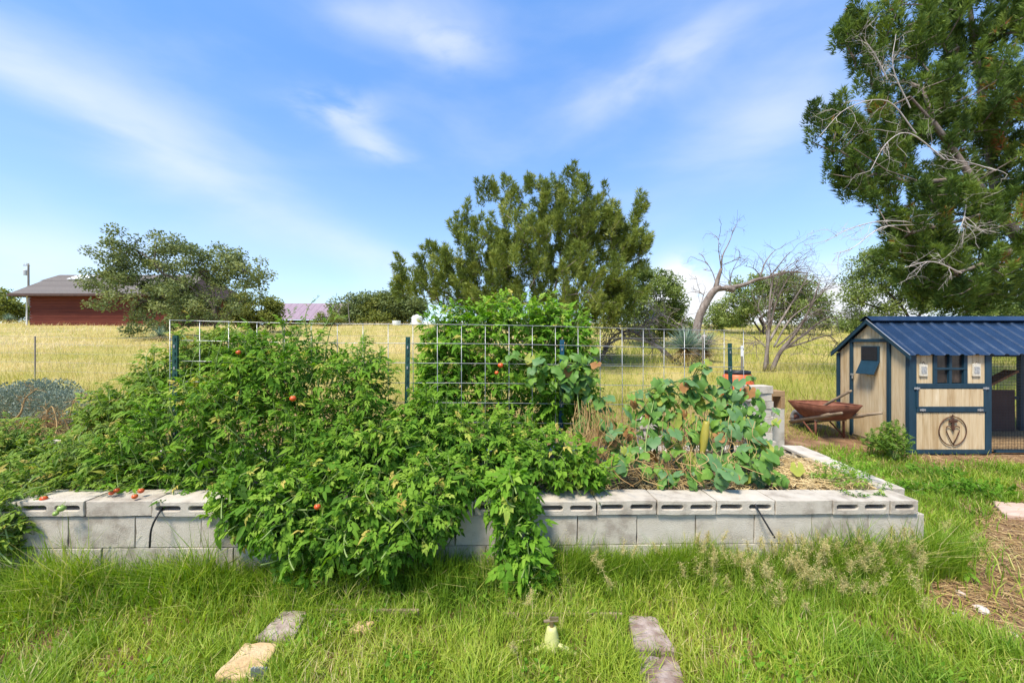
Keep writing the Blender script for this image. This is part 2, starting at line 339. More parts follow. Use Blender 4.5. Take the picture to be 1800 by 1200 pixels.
# ------------------------------------------------------------------ land
def make_ground():
    ys = np.concatenate([np.linspace(-30, 0, 8), np.linspace(0.5, 9, 60), np.geomspace(9.3, 900, 60)])
    t = np.linspace(-1, 1, 121); xs = np.sign(t) * (np.abs(t) ** 3.2) * 900 + t * 8
    X, Y = np.meshgrid(xs, ys); Z = gz(X, Y); v = np.stack([X, Y, Z], -1).reshape(-1, 3); w = len(xs)
    i, j = np.meshgrid(np.arange(len(ys) - 1), np.arange(w - 1), indexing='ij'); a = (i * w + j).ravel()
    g = G(); g.add(v, quads=np.stack([a, a + 1, a + w + 1, a + w], -1)); o = part('ground', g, ground_m, smooth=True); o['kind'] = 'structure'
make_ground()

# ------------------------------------------------------------------ raised bed of concrete blocks
XL, XR = -2.66, 2.81
def wy(x): return 2.45 + (x - XL) / (XR - XL) * 0.24
def wz(x): return 0.556 + (x - XL) / (XR - XL) * (0.47 - 0.556)
RZ, RY = math.atan2(.24, XR - XL), math.atan2(.086, XR - XL)
def slot(cx, cz, w, h, n=5):
    r = h / 2; p = []
    for s0 in (1, -1):
        for k in range(n + 1):
            a = -math.pi / 2 + math.pi * k / n
            p.append((cx + s0 * (w / 2 - r + r * math.cos(a)), cz + s0 * r * math.sin(a)))
    return p
def hole_block(name, L, H, D, slots, seed, mat):
    """a hollow block: front face with slots, tunnels right through, worn edges. origin at left end, front face, bottom"""
    rr = random.Random(seed); bm = bmesh.new(); loops = []
    outer = []
    for k in range(9): outer.append((L * k / 8, rr.uniform(0, .003)))
    for k in range(3): outer.append((L - rr.uniform(0, .005), H * (k + .7) / 3.4))
    for k in range(9): outer.append((L * (8 - k) / 8, H - rr.uniform(0, .003)))
    for k in range(3): outer.append((rr.uniform(0, .005), H * (2.7 - k) / 3.4))
    for poly in [outer] + [slot(*s) for s in slots]:
        for y in (0, D): loops.append([bm.verts.new((x, y, z)) for x, z in poly])
    for i in range(0, len(loops), 2):
        a, b = loops[i], loops[i + 1]
        for k in range(len(a)):
            k2 = (k + 1) % len(a); bm.faces.new((a[k], a[k2], b[k2], b[k]))
    for side in (0, 1):
        es = []
        for i in range(side, len(loops), 2):
            L_ = loops[i]
            for k in range(len(L_)): es.append(bm.edges.get((L_[k], L_[(k + 1) % len(L_)])))
        bmesh.ops.triangle_fill(bm, use_beauty=True, edges=es)
    bmesh.ops.recalc_face_normals(bm, faces=bm.faces)
    me = bpy.data.meshes.new(name); bm.to_mesh(me); bm.free(); me.materials.append(mat); return me
BL = .397
cap_hole = [hole_block('cap_block', BL, .098, .197, [(.10, .052, .150, .032), (.297, .052, .150, .032)], s, conc_m) for s in (1, 2, 3)]
cap_plain = [hole_block('cap_block', BL, .098, .197, [], s, conc_m) for s in (4, 5)]
cap_half = hole_block('cap_block', .20, .098, .197, [(.10, .052, .135, .032)], 6, conc_m)
main_blk = [hole_block('block', BL, .196, .197, [], s, conc_m) for s in (7, 8, 9)]
bed = thing('raised_bed', 'long raised garden bed walled with grey concrete blocks', 'garden bed', (2.78, wy(2.78), 0))
x = 2.77; kinds = ['half', 'h', 'p', 'h', 'h', 'h', 'h', 'h', 'h', 'h', 'p', 'h', 'h', 'p', 'h', 'h', 'p']
for i, k in enumerate(kinds):
    L = .2 if k == 'half' else .402; x -= L
    me = cap_half if k == 'half' else (random.choice(cap_plain) if k == 'p' else cap_hole[i % 3])
    place('cap_block', me, bed, (x, wy(x) - .012 + random.uniform(-.007, .007), wz(x) - .098 + random.uniform(-.003, .003)),
          (random.uniform(-.006, .006), RY + random.uniform(-.006, .006), RZ + random.uniform(-.012, .012)), bevel=.004)
for row, (x0, zt) in enumerate(((2.83, -.1), (2.63, -.298))):
    x = x0
    for i in range(16):
        x -= .400
        place('block', main_blk[i % 3], bed, (x, wy(x) + .004 + random.uniform(-.004, .004), wz(x) + zt - .196 - .002), (0, RY, RZ + random.uniform(-.004, .004)), bevel=.003)
# right-hand wall of the bed, running back from the corner; the hollow side of its caps faces into the bed
for i in range(3):
    t = i * .402; px_, py_ = 2.735 + .098 * t, 2.90 + .995 * t
    ang = math.atan2(.995, .098)
    place('cap_block', cap_hole[i], bed, (px_ - .0, py_ + .402, .47 - .098), (0, 0, ang + math.pi + random.uniform(-.02, .02)), bevel=.004).location.x += 0.0
    for zt in (.27, .072):
        place('block', main_blk[i], bed, (px_, py_ + .402, zt - .1), (0, 0, ang + math.pi), bevel=.003)
# back wall, mostly hidden by the plants
x = 2.75
for i in range(16):
    x -= .402
    place('cap_block', cap_hole[i % 3], bed, (x, 4.12 + (2.75 - x) * -.01, .315), (0, 0, random.uniform(-.02, .02)), bevel=.004)
    place('block', main_blk[i % 3], bed, (x, 4.13 + (2.75 - x) * -.01, .117), (0, 0, 0))
g = G(); xs = np.linspace(-3.9, 2.76, 60); ys = np.linspace(0, 1, 16); v = []
for yy in ys:
    for xx in xs:
        y0 = wy(xx) + .19; yv = y0 + (4.14 - y0) * yy
        v.append((xx, yv, .385 + .03 * math.sin(xx * 5 + 1) * math.sin(yv * 7) + .02 * math.sin(xx * 13) * math.cos(yv * 17)))
a = np.array([[r * 60 + c for c in range(59)] for r in range(15)]).ravel()
g.add(v, quads=np.stack([a, a + 1, a + 61, a + 60], -1)); o = part('soil', g, soil_m, bed, smooth=True)

# black drip tubes poking out of two cap slots
def drip(pts, label):
    g = G(); p = smooth_path(pts, 6); g.tube(p, .0055, 8); o = part('irrigation_tube', g, black_m, None, True, base=p[-1]); tag(o, label, 'tube', 'black drip tubes')
drip([P(286, 900, 2.62), P(287, 893, 2.50), P(277, 905, 2.42), P(266, 930, 2.40), P(263, 962, 2.40)], 'short black drip tube hanging from left cap block slot')
drip([P(1325, 884, 2.75), P(1326, 884, 2.64), P(1335, 900, 2.60), P(1350, 925, 2.57), P(1362, 945, 2.55)], 'straight black drip tube leaning from right cap block slot')

# ------------------------------------------------------------------ wire panel and posts in the bed
F0, F1 = np.array([-2.62, 3.0]), np.array([2.17, 3.65])
def fence_d(px):
    k = (px - 900) / F; dv = F1 - F0
    t = (k * F0[1] - F0[0]) / (dv[0] - k * dv[1]); return F0[1] + t * dv[1]
fp = thing('cattle_panel', 'galvanised wire grid panel standing upright in the raised bed', 'wire fence', (*F0, .42))
def fpt(t, z):
    bow = .03 * math.sin(t * math.pi * 2.3); return np.array([F0[0] + (F1[0] - F0[0]) * t, F0[1] + (F1[1] - F0[1]) * t + bow, z])
rows = [0, .152, .310, .468, .626, .784, .94, 1.09, 1.22]
for r in rows:
    g = G(); g.tube([fpt(t, 1.713 - .058 * t - r * (1 + .10 * t) - .006 * math.sin(t * 9)) for t in np.linspace(0, 1, 24)], .0027, 6); part('horizontal_wire', g, wire_m, fp, True)
for i in range(25):
    t = i / 24; g = G(); top = 1.713 - .058 * t - .006 * math.sin(t * 9); g.tube([fpt(t, top + .004) + [0, .006, 0], fpt(t, top - .6) + [random.uniform(-.003, .003), .006, 0], fpt(t, top - 1.25) + [0, .006, 0]], .0027, 6); part('vertical_wire', g, wire_m, fp, True)
def t_post(pt, pb, mat, label, white=False):
    r = thing('fence_post', label, 'fence post', pb); g = G(); h = pt[2] - pb[2]; lean = (pt - pb); lean[2] = 0
    prof = np.array([[-.019, 0], [.019, 0], [.019, .005], [.004, .007], [.004, .034], [-.004, .034], [-.004, .007], [-.019, .005]])
    v = np.vstack([np.column_stack([prof + pb[:2], np.full(8, pb[2])]), np.column_stack([prof + (pb + lean)[:2], np.full(8, pt[2])])])
    g.add(v, quads=[[i, (i + 1) % 8, 8 + (i + 1) % 8, 8 + i] for i in range(8)] + [[8, 9, 10, 15], [11, 12, 13, 14]], tris=[])
    part('post', g, mat, r)
    for k in range(int(h / .055)):
        g = G(); t = 1 - (k * .055 + .03) / h; c = pb + lean * t; g.box((c[0], c[1] - .003, pb[2] + h * t), (.010, .008, .022)); part('stud', g, wire_m if k % 3 == 1 else mat, r)
t_post(P(307, 589, 2.99), np.array([*P(307, 700, 2.99)[:2], .15]), post_m, 'dark green steel post at the left end of the wire panel')
t_post(P(717, 592, 3.19), np.array([*P(712, 700, 3.19)[:2], .15]), post_m, 'dark green steel post in front of the tall tomato bush')
t_post(P(988, 597, 3.47), np.array([*P(985, 700, 3.47)[:2], .15]), bluepost_m, 'blue-green steel post behind the vine at the centre of the panel')
t_post(P(1283, 603, 3.68), np.array([*P(1288, 700, 3.68)[:2], .15]), post_m, 'dark green steel post before the orange barrel')

# ------------------------------------------------------------------ tomato plants
def leaflet(L, w, ox, oy, ang, fold, droop):
    t = np.array([[0, 0, 0], [.45, 0, 0], [1, 0, 0], [.22, .46, fold], [.66, .40, fold * .7], [.26, -.50, fold], [.60, -.44, fold * .7]])
    t = t * [L, w, L]; t[:, 2] -= droop * (t[:, 0] ** 2) / L
    c, s = math.cos(ang), math.sin(ang); x = t[:, 0] * c - t[:, 1] * s + ox; y = t[:, 0] * s + t[:, 1] * c + oy
    f = [[0, 1, 3], [1, 4, 3], [1, 2, 4], [0, 5, 1], [1, 5, 6], [1, 6, 2]]
    return np.column_stack([x, y, t[:, 2]]), np.array(f)
def tomato_leaf(seed, wide=.60):
    rr = random.Random(seed); V, T, n = [], [], 0; k = rr.uniform(.15, .65)
    specs = [(.80, 0, rr.uniform(-.2, .2), .34)]
    for x, l in ((.20, .20), (.45, .33), (.72, .31)):
        for s in (1, -1): specs.append((x + rr.uniform(-.05, .05), s * .01, s * rr.uniform(.85, 1.3), l * rr.uniform(.8, 1.15)))
    for x, y, a, l in specs:
        v, f = leaflet(l, l * wide * rr.uniform(.85, 1.2), x, y, a, rr.uniform(.06, .34), rr.uniform(-.1, .9)); V.append(v); T.append(f + n); n += len(v)
    V.append(np.array([[0, .014, 0], [0, -.014, 0], [.85, 0, 0]])); T.append(np.array([[n, n + 1, n + 2]]))
    v = np.vstack(V); v[:, 2] -= k * v[:, 0] ** 2; v[:, 2] += .03 * np.sin(v[:, 0] * 7 + rr.uniform(0, 6)); return v, np.vstack(T)
TL = [tomato_leaf(s) for s in range(8)]
TLW = [tomato_leaf(s + 20, .76) for s in range(8)]
def pick(tmpls, g, M, pos, var):
    w = rng.integers(0, len(tmpls), len(pos))
    for i, t in enumerate(tmpls):
        k = w == i; g.inst(t, M[k], pos[k], var[k])
def ell(px, py, rx, ry, d, rd): c = P(px, py, d); return (c, np.array([rx / F * d, rd, ry / F * d]))
def plant(name, label, ells, nshoot, mat, tm, leafL=(.11, .20), shootL=(.18, .40), up=.6, droop=.0, sprigs=(), fruits=(), zmin=.35, group='tomato plants', base=None, openness=0, ylim=None):
    base = base if base is not None else np.array([ells[0][0][0], ells[0][0][1], .37])
    r = thing(name, label, 'tomato plant', base, group); gl, gs = G(), G()
    area = np.array([(e[1][0] * e[1][2]) for e in ells]); area = area / area.sum(); LP, LA, LV, LS = [], [], [], []
    def shoot(tip, d0, L, tone, scale=1.0):
        d0 = norm(d0); n = 7; st = tip - d0 * L; bend = rng.normal(size=3) * .12 * L; bend[2] += (.10 - droop * .3) * L
        pts = np.array([st + (tip - st) * t + bend * math.sin(t * math.pi) for t in np.linspace(0, 1, n)])
        gs.tube(pts, np.linspace(.0048, .0018, n), 5, cap=False)
        nl = max(4, int(L / .042)); ph = rng.uniform(0, 6.28); a, b = frames(d0[None])[0][:, 1], frames(d0[None])[0][:, 2]
        for i in range(nl):
            t = .12 + .88 * (i + .5) / nl; p = pts[0] + (pts[-1] - pts[0]) * t + bend * math.sin(t * math.pi); ph += 2.4
            out = math.cos(ph) * a + math.sin(ph) * b; LP.append(p); LA.append(out * (1.05 - .6 * t) + d0 * (.25 + .6 * t) + [0, 0, .12 - droop * .4])
            LS.append(rng.uniform(*leafL) * (1.1 - .62 * t ** 2) * scale); LV.append(np.clip(tone + .34 * t ** 2 + rng.normal() * .17, 0, 1) if rng.random() > .015 else 1.0)
    cnt = 0; tries = 0
    while cnt < nshoot and tries < nshoot * 30:
        tries += 1; e = ells[rng.choice(len(ells), p=area)]; n = norm(rng.normal(size=3)); 
        if n[1] > .55 and rng.random() < .7: continue
        u = rng.uniform(.72, 1.05); p = e[0] + e[1] * n * u
        if p[2] < zmin - (0 if not droop else .9): continue
        if p[2] < .52 and p[1] < 2.40 and p[2] < .03: continue
        if ylim and p[1] > ylim: continue
        inside = any(np.sum(((p - q[0]) / q[1]) ** 2) < .45 for q in ells if q is not e)
        if inside and rng.random() < .8: continue
        wn = norm(n / e[1]); d0 = wn * .75 + np.array([0, -.1, up - droop]) + rng.normal(size=3) * .28
        shoot(p, d0, rng.uniform(*shootL), .34 + .10 * rng.normal() + .12 * max(0, n[2])); cnt += 1
    for s in sprigs:                                                    # long leaders standing out of the bush
        p0, p1 = P(*s[0]), P(*s[1]); shoot(p1, p1 - p0, np.linalg.norm(p1 - p0), .5, s[2] if len(s) > 2 else .75)
    for e in ells:                                                      # main stems from the soil into the bush
        for k in range(3):
            q = e[0] + e[1] * rng.uniform(-.5, .5, 3); b0 = np.array([e[0][0] + rng.uniform(-.15, .15), min(max(e[0][1], 2.85), 4.0) + rng.uniform(-.08, .08), .36])
            mid = (b0 + q) / 2 + rng.normal(size=3) * .06 + ([0, 0, .12] if q[2] < .5 else [0, 0, 0]); gs.tube(smooth_path([b0, mid, q], 5), np.linspace(.009, .005, 11), 5)
    LP, LA, LS, LV = np.array(LP), np.array(LA), np.array(LS), np.array(LV)
    M = frames(LA, (0, -.25, 1.0), .35) * LS[:, None, None]; pick(tm, gl, M, LP, LV)
    part('foliage', gl, mat, r, kind='stuff'); part('stems', gs, stem_m, r, True)
    for (px, py, d, rad, green) in fruits:
        g = G(); c = P(px, py, d); th = np.linspace(0, math.pi, 9); g.lathe(c, [(max(.0005, rad * math.sin(a)), -rad * .9 * math.cos(a) - (.12 * rad if a > 2.9 else 0)) for a in th], 14)
        f = part('tomato', g, greentom_m if green else tomato_m, r, True)
        g = G(); g.tube([c + [0, 0, rad * .8], c + [.006, .004, rad * 1.3], c + [.015, .01, rad * 1.8]], .0018, 5)
        for k in range(5): a = k * 1.257; g.tube([c + [0, 0, rad * .84], c + [rad * .75 * math.cos(a), rad * .75 * math.sin(a), rad * .9]], [.002, .0008], 4)
        part('stalk', g, stem_m, f)
    return r
E = ell
plant('tomato_plant', 'tall tomato bush tangled through the left half of the wire panel',
      [E(510, 660, 120, 80, 3.08, .36), E(420, 690, 100, 70, 3.0, .36), E(610, 710, 85, 70, 3.05, .34), E(330, 740, 110, 70, 2.95, .35), E(245, 790, 70, 70, 2.86, .3), E(460, 760, 150, 80, 2.88, .3), E(620, 780, 110, 60, 2.9, .3), E(330, 825, 110, 40, 2.74, .14), E(520, 605, 75, 45, 3.12, .2), E(640, 645, 55, 50, 3.15, .2), E(430, 625, 55, 45, 3.1, .15)],
      540, tomato_l, TL, leafL=(.065, .135), sprigs=[((420, 680, 3.1), (427, 572, 3.1)), ((510, 650, 3.1), (560, 560, 3.12)), ((545, 610, 3.12), (562, 520, 3.12), .5), ((555, 600, 3.12), (592, 515, 3.12), .45), ((500, 620, 3.1), (520, 548, 3.1)), ((325, 690, 3.0), (335, 550, 3.0)), ((380, 680, 3.0), (408, 562, 3.02)),
              ((300, 720, 3.0), (275, 605, 3.05), .6), ((600, 690, 3.1), (640, 585, 3.12), .7), ((640, 720, 3.1), (668, 610, 3.12), .7), ((470, 640, 3.1), (470, 562, 3.1)), ((350, 700, 3.0), (360, 590, 3.02), .8), ((570, 640, 3.1), (610, 560, 3.12), .6)],
      fruits=[(515, 700, 2.72, .022, 0), (419, 619, 2.9, .018, 0)])
plant('tomato_plant', 'dense tomato plant spilling over the middle of the block wall to the grass',
      [E(640, 830, 170, 75, 2.72, .26), E(560, 880, 130, 75, 2.50, .20), E(690, 905, 115, 70, 2.42, .15), E(500, 905, 80, 70, 2.40, .15), E(600, 950, 130, 55, 2.36, .14), E(770, 845, 80, 55, 2.62, .22), E(680, 770, 120, 50, 2.85, .25), E(425, 880, 55, 55, 2.45, .12)],
      640, tomato_l, TLW, leafL=(.065, .135), shootL=(.15, .32), up=.45, droop=.38, zmin=.9, fruits=[(558, 890, 2.30, .019, 0)], base=np.array([-.85, 2.75, .37]))
plant('tomato_plant', 'tall bright green tomato bush standing behind the wire panel at centre',
      [E(890, 610, 135, 80, 3.72, .32), E(800, 625, 70, 70, 3.62, .3), E(970, 595, 78, 68, 3.75, .3), E(900, 555, 110, 38, 3.72, .3), E(775, 575, 45, 35, 3.65, .2), E(890, 690, 155, 60, 3.62, .32), E(770, 690, 45, 60, 3.5, .25), E(990, 670, 60, 60, 3.72, .25)],
      520, tomato_c, TLW, leafL=(.08, .15), up=.75, sprigs=[((960, 570, 3.7), (968, 512, 3.7), .7), ((1010, 570, 3.7), (1030, 530, 3.7), .6), ((820, 580, 3.7), (760, 540, 3.7), .7), ((860, 560, 3.7), (850, 522, 3.7), .7), ((1040, 620, 3.7), (1060, 590, 3.7), .6)],
      fruits=[(880, 642, 3.32, .024, 0), (873, 655, 3.34, .018, 0)], zmin=.5)
plant('tomato_plant', 'low leafy tomato plant in the bed between panel and wall, below centre',
      [E(850, 770, 120, 50, 2.95, .28), E(960, 800, 90, 50, 2.80, .22), E(1020, 830, 55, 30, 2.75, .15), E(760, 730, 60, 50, 3.0, .2), E(870, 830, 70, 35, 2.68, .14)],
      340, tomato_l, TLW, leafL=(.065, .125), shootL=(.14, .28), up=.5, zmin=.42)
plant('tomato_plant', 'narrow tomato strand hanging over the block wall beside open cap slots',
      [E(895, 880, 42, 55, 2.44, .09), E(905, 945, 42, 55, 2.38, .08), E(925, 1000, 40, 35, 2.32, .08)],
      75, tomato_c, TLW, leafL=(.09, .155), shootL=(.12, .24), up=.2, droop=.45, zmin=.9, base=np.array([0, 2.7, .38]))
plant('tomato_plant', 'thin yellowing tomato plant sprawling over the left end of the bed',
      [E(110, 800, 90, 45, 2.95, .3), E(55, 850, 70, 40, 2.66, .2), E(180, 790, 70, 50, 2.85, .25), E(190, 840, 60, 25, 2.68, .14), E(10, 780, 60, 50, 3.0, .3), E(5, 905, 36, 40, 2.40, .08), E(30, 868, 60, 22, 2.52, .10), E(0, 940, 30, 30, 2.36, .06)],
      330, sprawl_l, TL, leafL=(.06, .115), shootL=(.14, .34), up=.5, zmin=.40, droop=.1,
      fruits=[(77, 876, 2.46, .020, 0), (205, 861, 2.55, .017, 0), (196, 866, 2.52, .015, 0), (248, 862, 2.52, .018, 0), (237, 872, 2.47, .017, 0), (108, 893, 2.38, .021, 1), (98, 902, 2.38, .015, 1), (95, 852, 2.7, .015, 0)])
plant('tomato_plant', 'light green feathery bush growing left of the green corner post',
      [E(250, 700, 75, 40, 3.5, .3), E(300, 655, 60, 50, 3.35, .25), E(190, 730, 50, 35, 3.5, .25), E(345, 625, 40, 55, 3.3, .15), E(405, 620, 45, 50, 3.3, .15)],
      230, sprawl_l, TL, leafL=(.08, .14), shootL=(.2, .4), up=.6, zmin=.4)

# ------------------------------------------------------------------ cucumber vines, every large leaf its own part
def vine_leaf(seed, mat):
    rr = random.Random(seed); g = G(); n = 20; rings = (.4, .75, 1.0); v = [(0, 0, 0)]; cup = rr.uniform(-.25, .35); ph = rr.uniform(0, 6)
    for q in rings:
        for k in range(n):
            a = -math.pi * .93 + 1.86 * math.pi * k / (n - 1)
            lob = .72 + .075 * math.cos(a * 5) * (q > .6) + .20 * math.cos(a) ** 2 + rr.uniform(-.035, .035) * (q > .9)
            r = q * lob; x, y = r * math.cos(a) * 1.02, r * math.sin(a)
            v.append((x, y, -cup * r * r - .10 * abs(math.cos(a * 2.5)) * q + .05 * math.sin(ph + 3 * a) * q * q - .22 * max(0, x) ** 2))
    tr = [[0, 1 + k, 2 + k] for k in range(n - 1)]; qd = []
    for i in range(2):
        for k in range(n - 1): s = 1 + i * n + k; qd.append([s, s + n, s + n + 1, s + 1])
    vv = np.array(v); g.add(vv, tris=tr, quads=qd, var=np.clip(.25 + .5 * np.hypot(vv[:, 0], vv[:, 1]), 0, 1))
    return g.mesh('leaf', mat, smooth=True)
VL = [[vine_leaf(i * 10 + j, cuke[i]) for j in range(3)] for i in range(5)]
def vine(label, boxes, n, weights, group, stems, hanging, base, sizes=(.050, .095)):
    r = thing('cucumber_vine', label, 'vine', base, group); w = np.array([b[4] for b in boxes], float); w /= w.sum()
    gs = G()
    for s in stems: gs.tube(smooth_path([P(*q) for q in s], 6), .0045, 6)
    leafs = []
    for i in range(n):
        b = boxes[rng.choice(len(boxes), p=w)]; px, py = rng.uniform(b[0], b[2]), rng.uniform(b[1], b[3]); fd = fence_d(px); 
        low = sstep(690, 850, py); d = fd - .03 - rng.uniform(0, .16) - low * .62 * rng.uniform(.4, 1)
        if b[5] is not None: d = b[5] + rng.uniform(-.06, .06)
        p = P(px, py, d); k = rng.choice(5, p=weights); s = rng.uniform(*sizes) * (.8 if k in (2, 4) else 1)
        tilt = rng.uniform(.35, 1.25); yaw = rng.normal() * .8
        # leaf face turned up and towards the light on the near side, tip hanging
        m3 = Matrix.Rotation(yaw, 3, 'Z') @ Matrix.Rotation(tilt, 3, 'X') @ Matrix.Rotation(-math.pi / 2 + rng.normal() * .5, 3, 'Z')
        o = place('leaf', VL[k][rng.integers(3)], r, p, m3.to_euler(), (s, s * rng.uniform(.85, 1.1), s)); leafs.append(p)
        q = p + np.array([rng.normal() * .03, .05 + .03 * rng.random(), -.05 - .05 * rng.random()]); gs.tube(smooth_path([p, (p + q) / 2 + [0, .015, .012], q], 3), .0022, 4, cap=False)
    part('stems', gs, stem_m, r, True, kind='stuff')
    gd = G()
    for (x0, y0, x1, y1, nn, wv) in hanging:
        for k in range(nn):
            px, py = rng.uniform(x0, x1), rng.uniform(y0, y0 + (y1 - y0) * .4); L = rng.uniform(.3, 1) * (y1 - py); d = fence_d(px) - rng.uniform(0, .14) - .3 * wv * rng.random()
            pts = [P(px, py, d), P(px + rng.normal() * 7, py + L * .35, d - .03 * wv), P(px + rng.normal() * 12, py + L * .7, d - .06 * wv), P(px + rng.normal() * 22, py + L, d - .1 * wv)]
            gd.tube(smooth_path(pts, 3), .0022 * rng.uniform(.6, 1.3), 4, var=rng.random(), cap=False)
    part('dry_tendrils', gd, drystem_m, r, kind='stuff')
    return r
vr = vine('broad leaved cucumber vine with the yellow fruit covering the right end of the panel',
     [(1225, 690, 1345, 760, 3, None), (1210, 662, 1335, 715, 2, None), (1215, 740, 1370, 845, 4.5, None), (1300, 720, 1375, 810, 1.2, None), (1215, 825, 1300, 856, .9, 2.80), (1330, 800, 1378, 850, .8, 2.95), (1370, 790, 1420, 830, .2, 3.1)],
     215, [.46, .20, .24, .06, .04], 'cucumber vines', [[(1180, 672, 3.45), (1260, 690, 3.5), (1340, 690, 3.55)], [(1215, 680, 3.5), (1225, 655, 3.52), (1235, 640, 3.52)], [(1260, 850, 3.0), (1270, 790, 3.2), (1290, 700, 3.5)]],
     [(1200, 730, 1330, 850, 70, 1), (1200, 790, 1300, 858, 40, 2)], (1.9, 3.2, .38), (.040, .088))
vine('cucumber vine with dry hanging stems left of the yellow fruit',
     [(1105, 690, 1230, 745, 3, None), (1150, 668, 1230, 700, 1.2, None), (1065, 730, 1225, 840, 3.0, None), (1160, 830, 1225, 852, .5, 2.85)],
     205, [.36, .16, .30, .10, .08], 'cucumber vines', [[(1100, 705, 3.4), (1180, 672, 3.45), (1230, 684, 3.5)], [(1105, 690, 3.4), (1150, 680, 3.42), (1240, 655, 3.5)], [(1140, 850, 2.9), (1135, 780, 3.1), (1150, 700, 3.4)]],
     [(1040, 720, 1120, 840, 60, 1), (1110, 730, 1220, 850, 60, 1), (1060, 790, 1200, 858, 60, 2)], (1.3, 3.15, .38), (.036, .078))
g = G(); c0, c1 = P(1242, 740, 3.20), P(1234, 798, 3.17); ax = norm(c1 - c0); L = np.linalg.norm(c1 - c0)
g.tube([c0 + ax * L * t for t in np.linspace(0, 1, 12)], [.010 + .022 * math.sin(math.pi * min(1, .12 + t * .82)) ** .6 for t in np.linspace(0, 1, 12)], 12)
o = part('cucumber', g, surf('ripe_cucumber', [(0, (.20, .19, .03)), (1, (.40, .33, .05))], 14, (1, 1, .3), rough=.4, bump=.2, bscale=40), vr, True); o['label'] = 'ripe yellow cucumber hanging in the vine'
vine('younger cucumber vine climbing the panel beside the blue-green post',
     [(985, 615, 1050, 700, 3, None), (890, 610, 960, 640, .8, None), (930, 640, 1010, 680, 1.2, None), (990, 690, 1080, 760, 1.8, None)],
     85, [.42, .16, .28, .10, .04], 'cucumber vines', [[(880, 600, 3.3), (905, 625, 3.3), (960, 645, 3.35), (1010, 640, 3.4), (1030, 700, 3.4)], [(1010, 850, 3.0), (1020, 760, 3.2), (1010, 650, 3.38)]],
     [(1010, 700, 1080, 840, 70, 1)], (.6, 3.1, .38), (.045, .08))
# a few stray leaves high on the panel
v3 = vine('small cucumber tip with yellow leaves hanging on the panel above the big vine', [(1212, 632, 1250, 650, 1, None)], 7, [.2, .25, .3, .25, 0], 'cucumber vines', [[(1222, 700, 3.5), (1218, 665, 3.52), (1230, 640, 3.53)]], [(1215, 650, 1225, 690, 2, 0)], (1.6, 3.5, .38), (.05, .075))

# ------------------------------------------------------------------ chicken coop
CX, CY0, CY1 = 5.42, 5.33, 6.53; CZ, EZ, RZ_ = .03, 1.385, 1.86; CW = 1.06; XE = CX + 3.0; CM = (CY0 + CY1) / 2
coop = thing('chicken_coop', 'small tan board chicken coop with blue metal roof and navy trim', 'chicken coop', (CX, CY0, CZ))
def bar(name, c, size, mat=navy_m, par=coop, bevel=.003, rot=None):
    g = G(); g.box(c, size, rot); return part(name, g, mat, par, bevel=bevel)
def cz_front(px): return (px - 900) / F * CY0
def zf(py): return CH - (py - 600) / F * CY0
# gable end towards the left: upright boards cut to the roof line
nb = 18; bw = (CY1 - CY0 - .10) / nb
for i in range(nb):
    y0 = CY0 + .05 + i * bw; y1 = y0 + bw - .004
    zt = [min(EZ + (RZ_ - EZ) * (1 - abs(y - CM) / ((CY1 - CY0) / 2)) - .03, 9) for y in (y0, y1)]
    poly = [(CX, y0, CZ + .06), (CX, y1, CZ + .06), (CX, y1, zt[1])] + ([(CX, CM, RZ_ - .03)] if y0 < CM < y1 else []) + [(CX, y0, zt[0])]
    g = G(); g.prism(poly, (.018, 0, 0), rng.random()); part('board', g, pine_m, coop, bevel=.0025)
bar('corner_post', (CX, CY0 + .025, (CZ + EZ) / 2), (.055, .055, EZ - CZ))
bar('corner_post', (CX, CY1 - .02, (CZ + EZ) / 2 - .01), (.05, .045, EZ - CZ - .02))
for yd in (5.63, 6.25): bar('door_post', (CX - .014, yd, (CZ + 1.55) / 2), (.03, .045, 1.55 - CZ))
bar('gable_beam', (CX - .020, 5.94, 1.565), (.034, .70, .05)); bar('gable_sill', (CX - .012, CM, CZ + .035), (.03, CY1 - CY0 - .12, .06), oldwood_m)
# hinged vent in the door
gw = G(); y0, y1 = 5.78, 6.07; gw.box((CX - .012, (y0 + y1) / 2, 1.36), (.026, y1 - y0, .24)); vent = part('vent_frame', gw, navy_m, coop, bevel=.004)
gw = G(); gw.box((CX - .028, (y0 + y1) / 2, 1.37), (.012, y1 - y0 - .04, .20)); part('vent_mesh', gw, mesh_m, vent)
fl = G(); rot = np.array(Matrix.Rotation(R(24), 3, 'Y')); fl.box((CX - .066, (y0 + y1) / 2 - .01, 1.16), (.014, y1 - y0 + .01, .22), rot); flap = part('vent_flap', fl, navy_m, coop, bevel=.004)
g = G(); g.box((CX - .034, 6.215, 1.03), (.02, .05, .03)); g.box((CX - .036, 6.21, .99), (.012, .018, .05)); part('door_latch', g, wire_m, coop, bevel=.003)
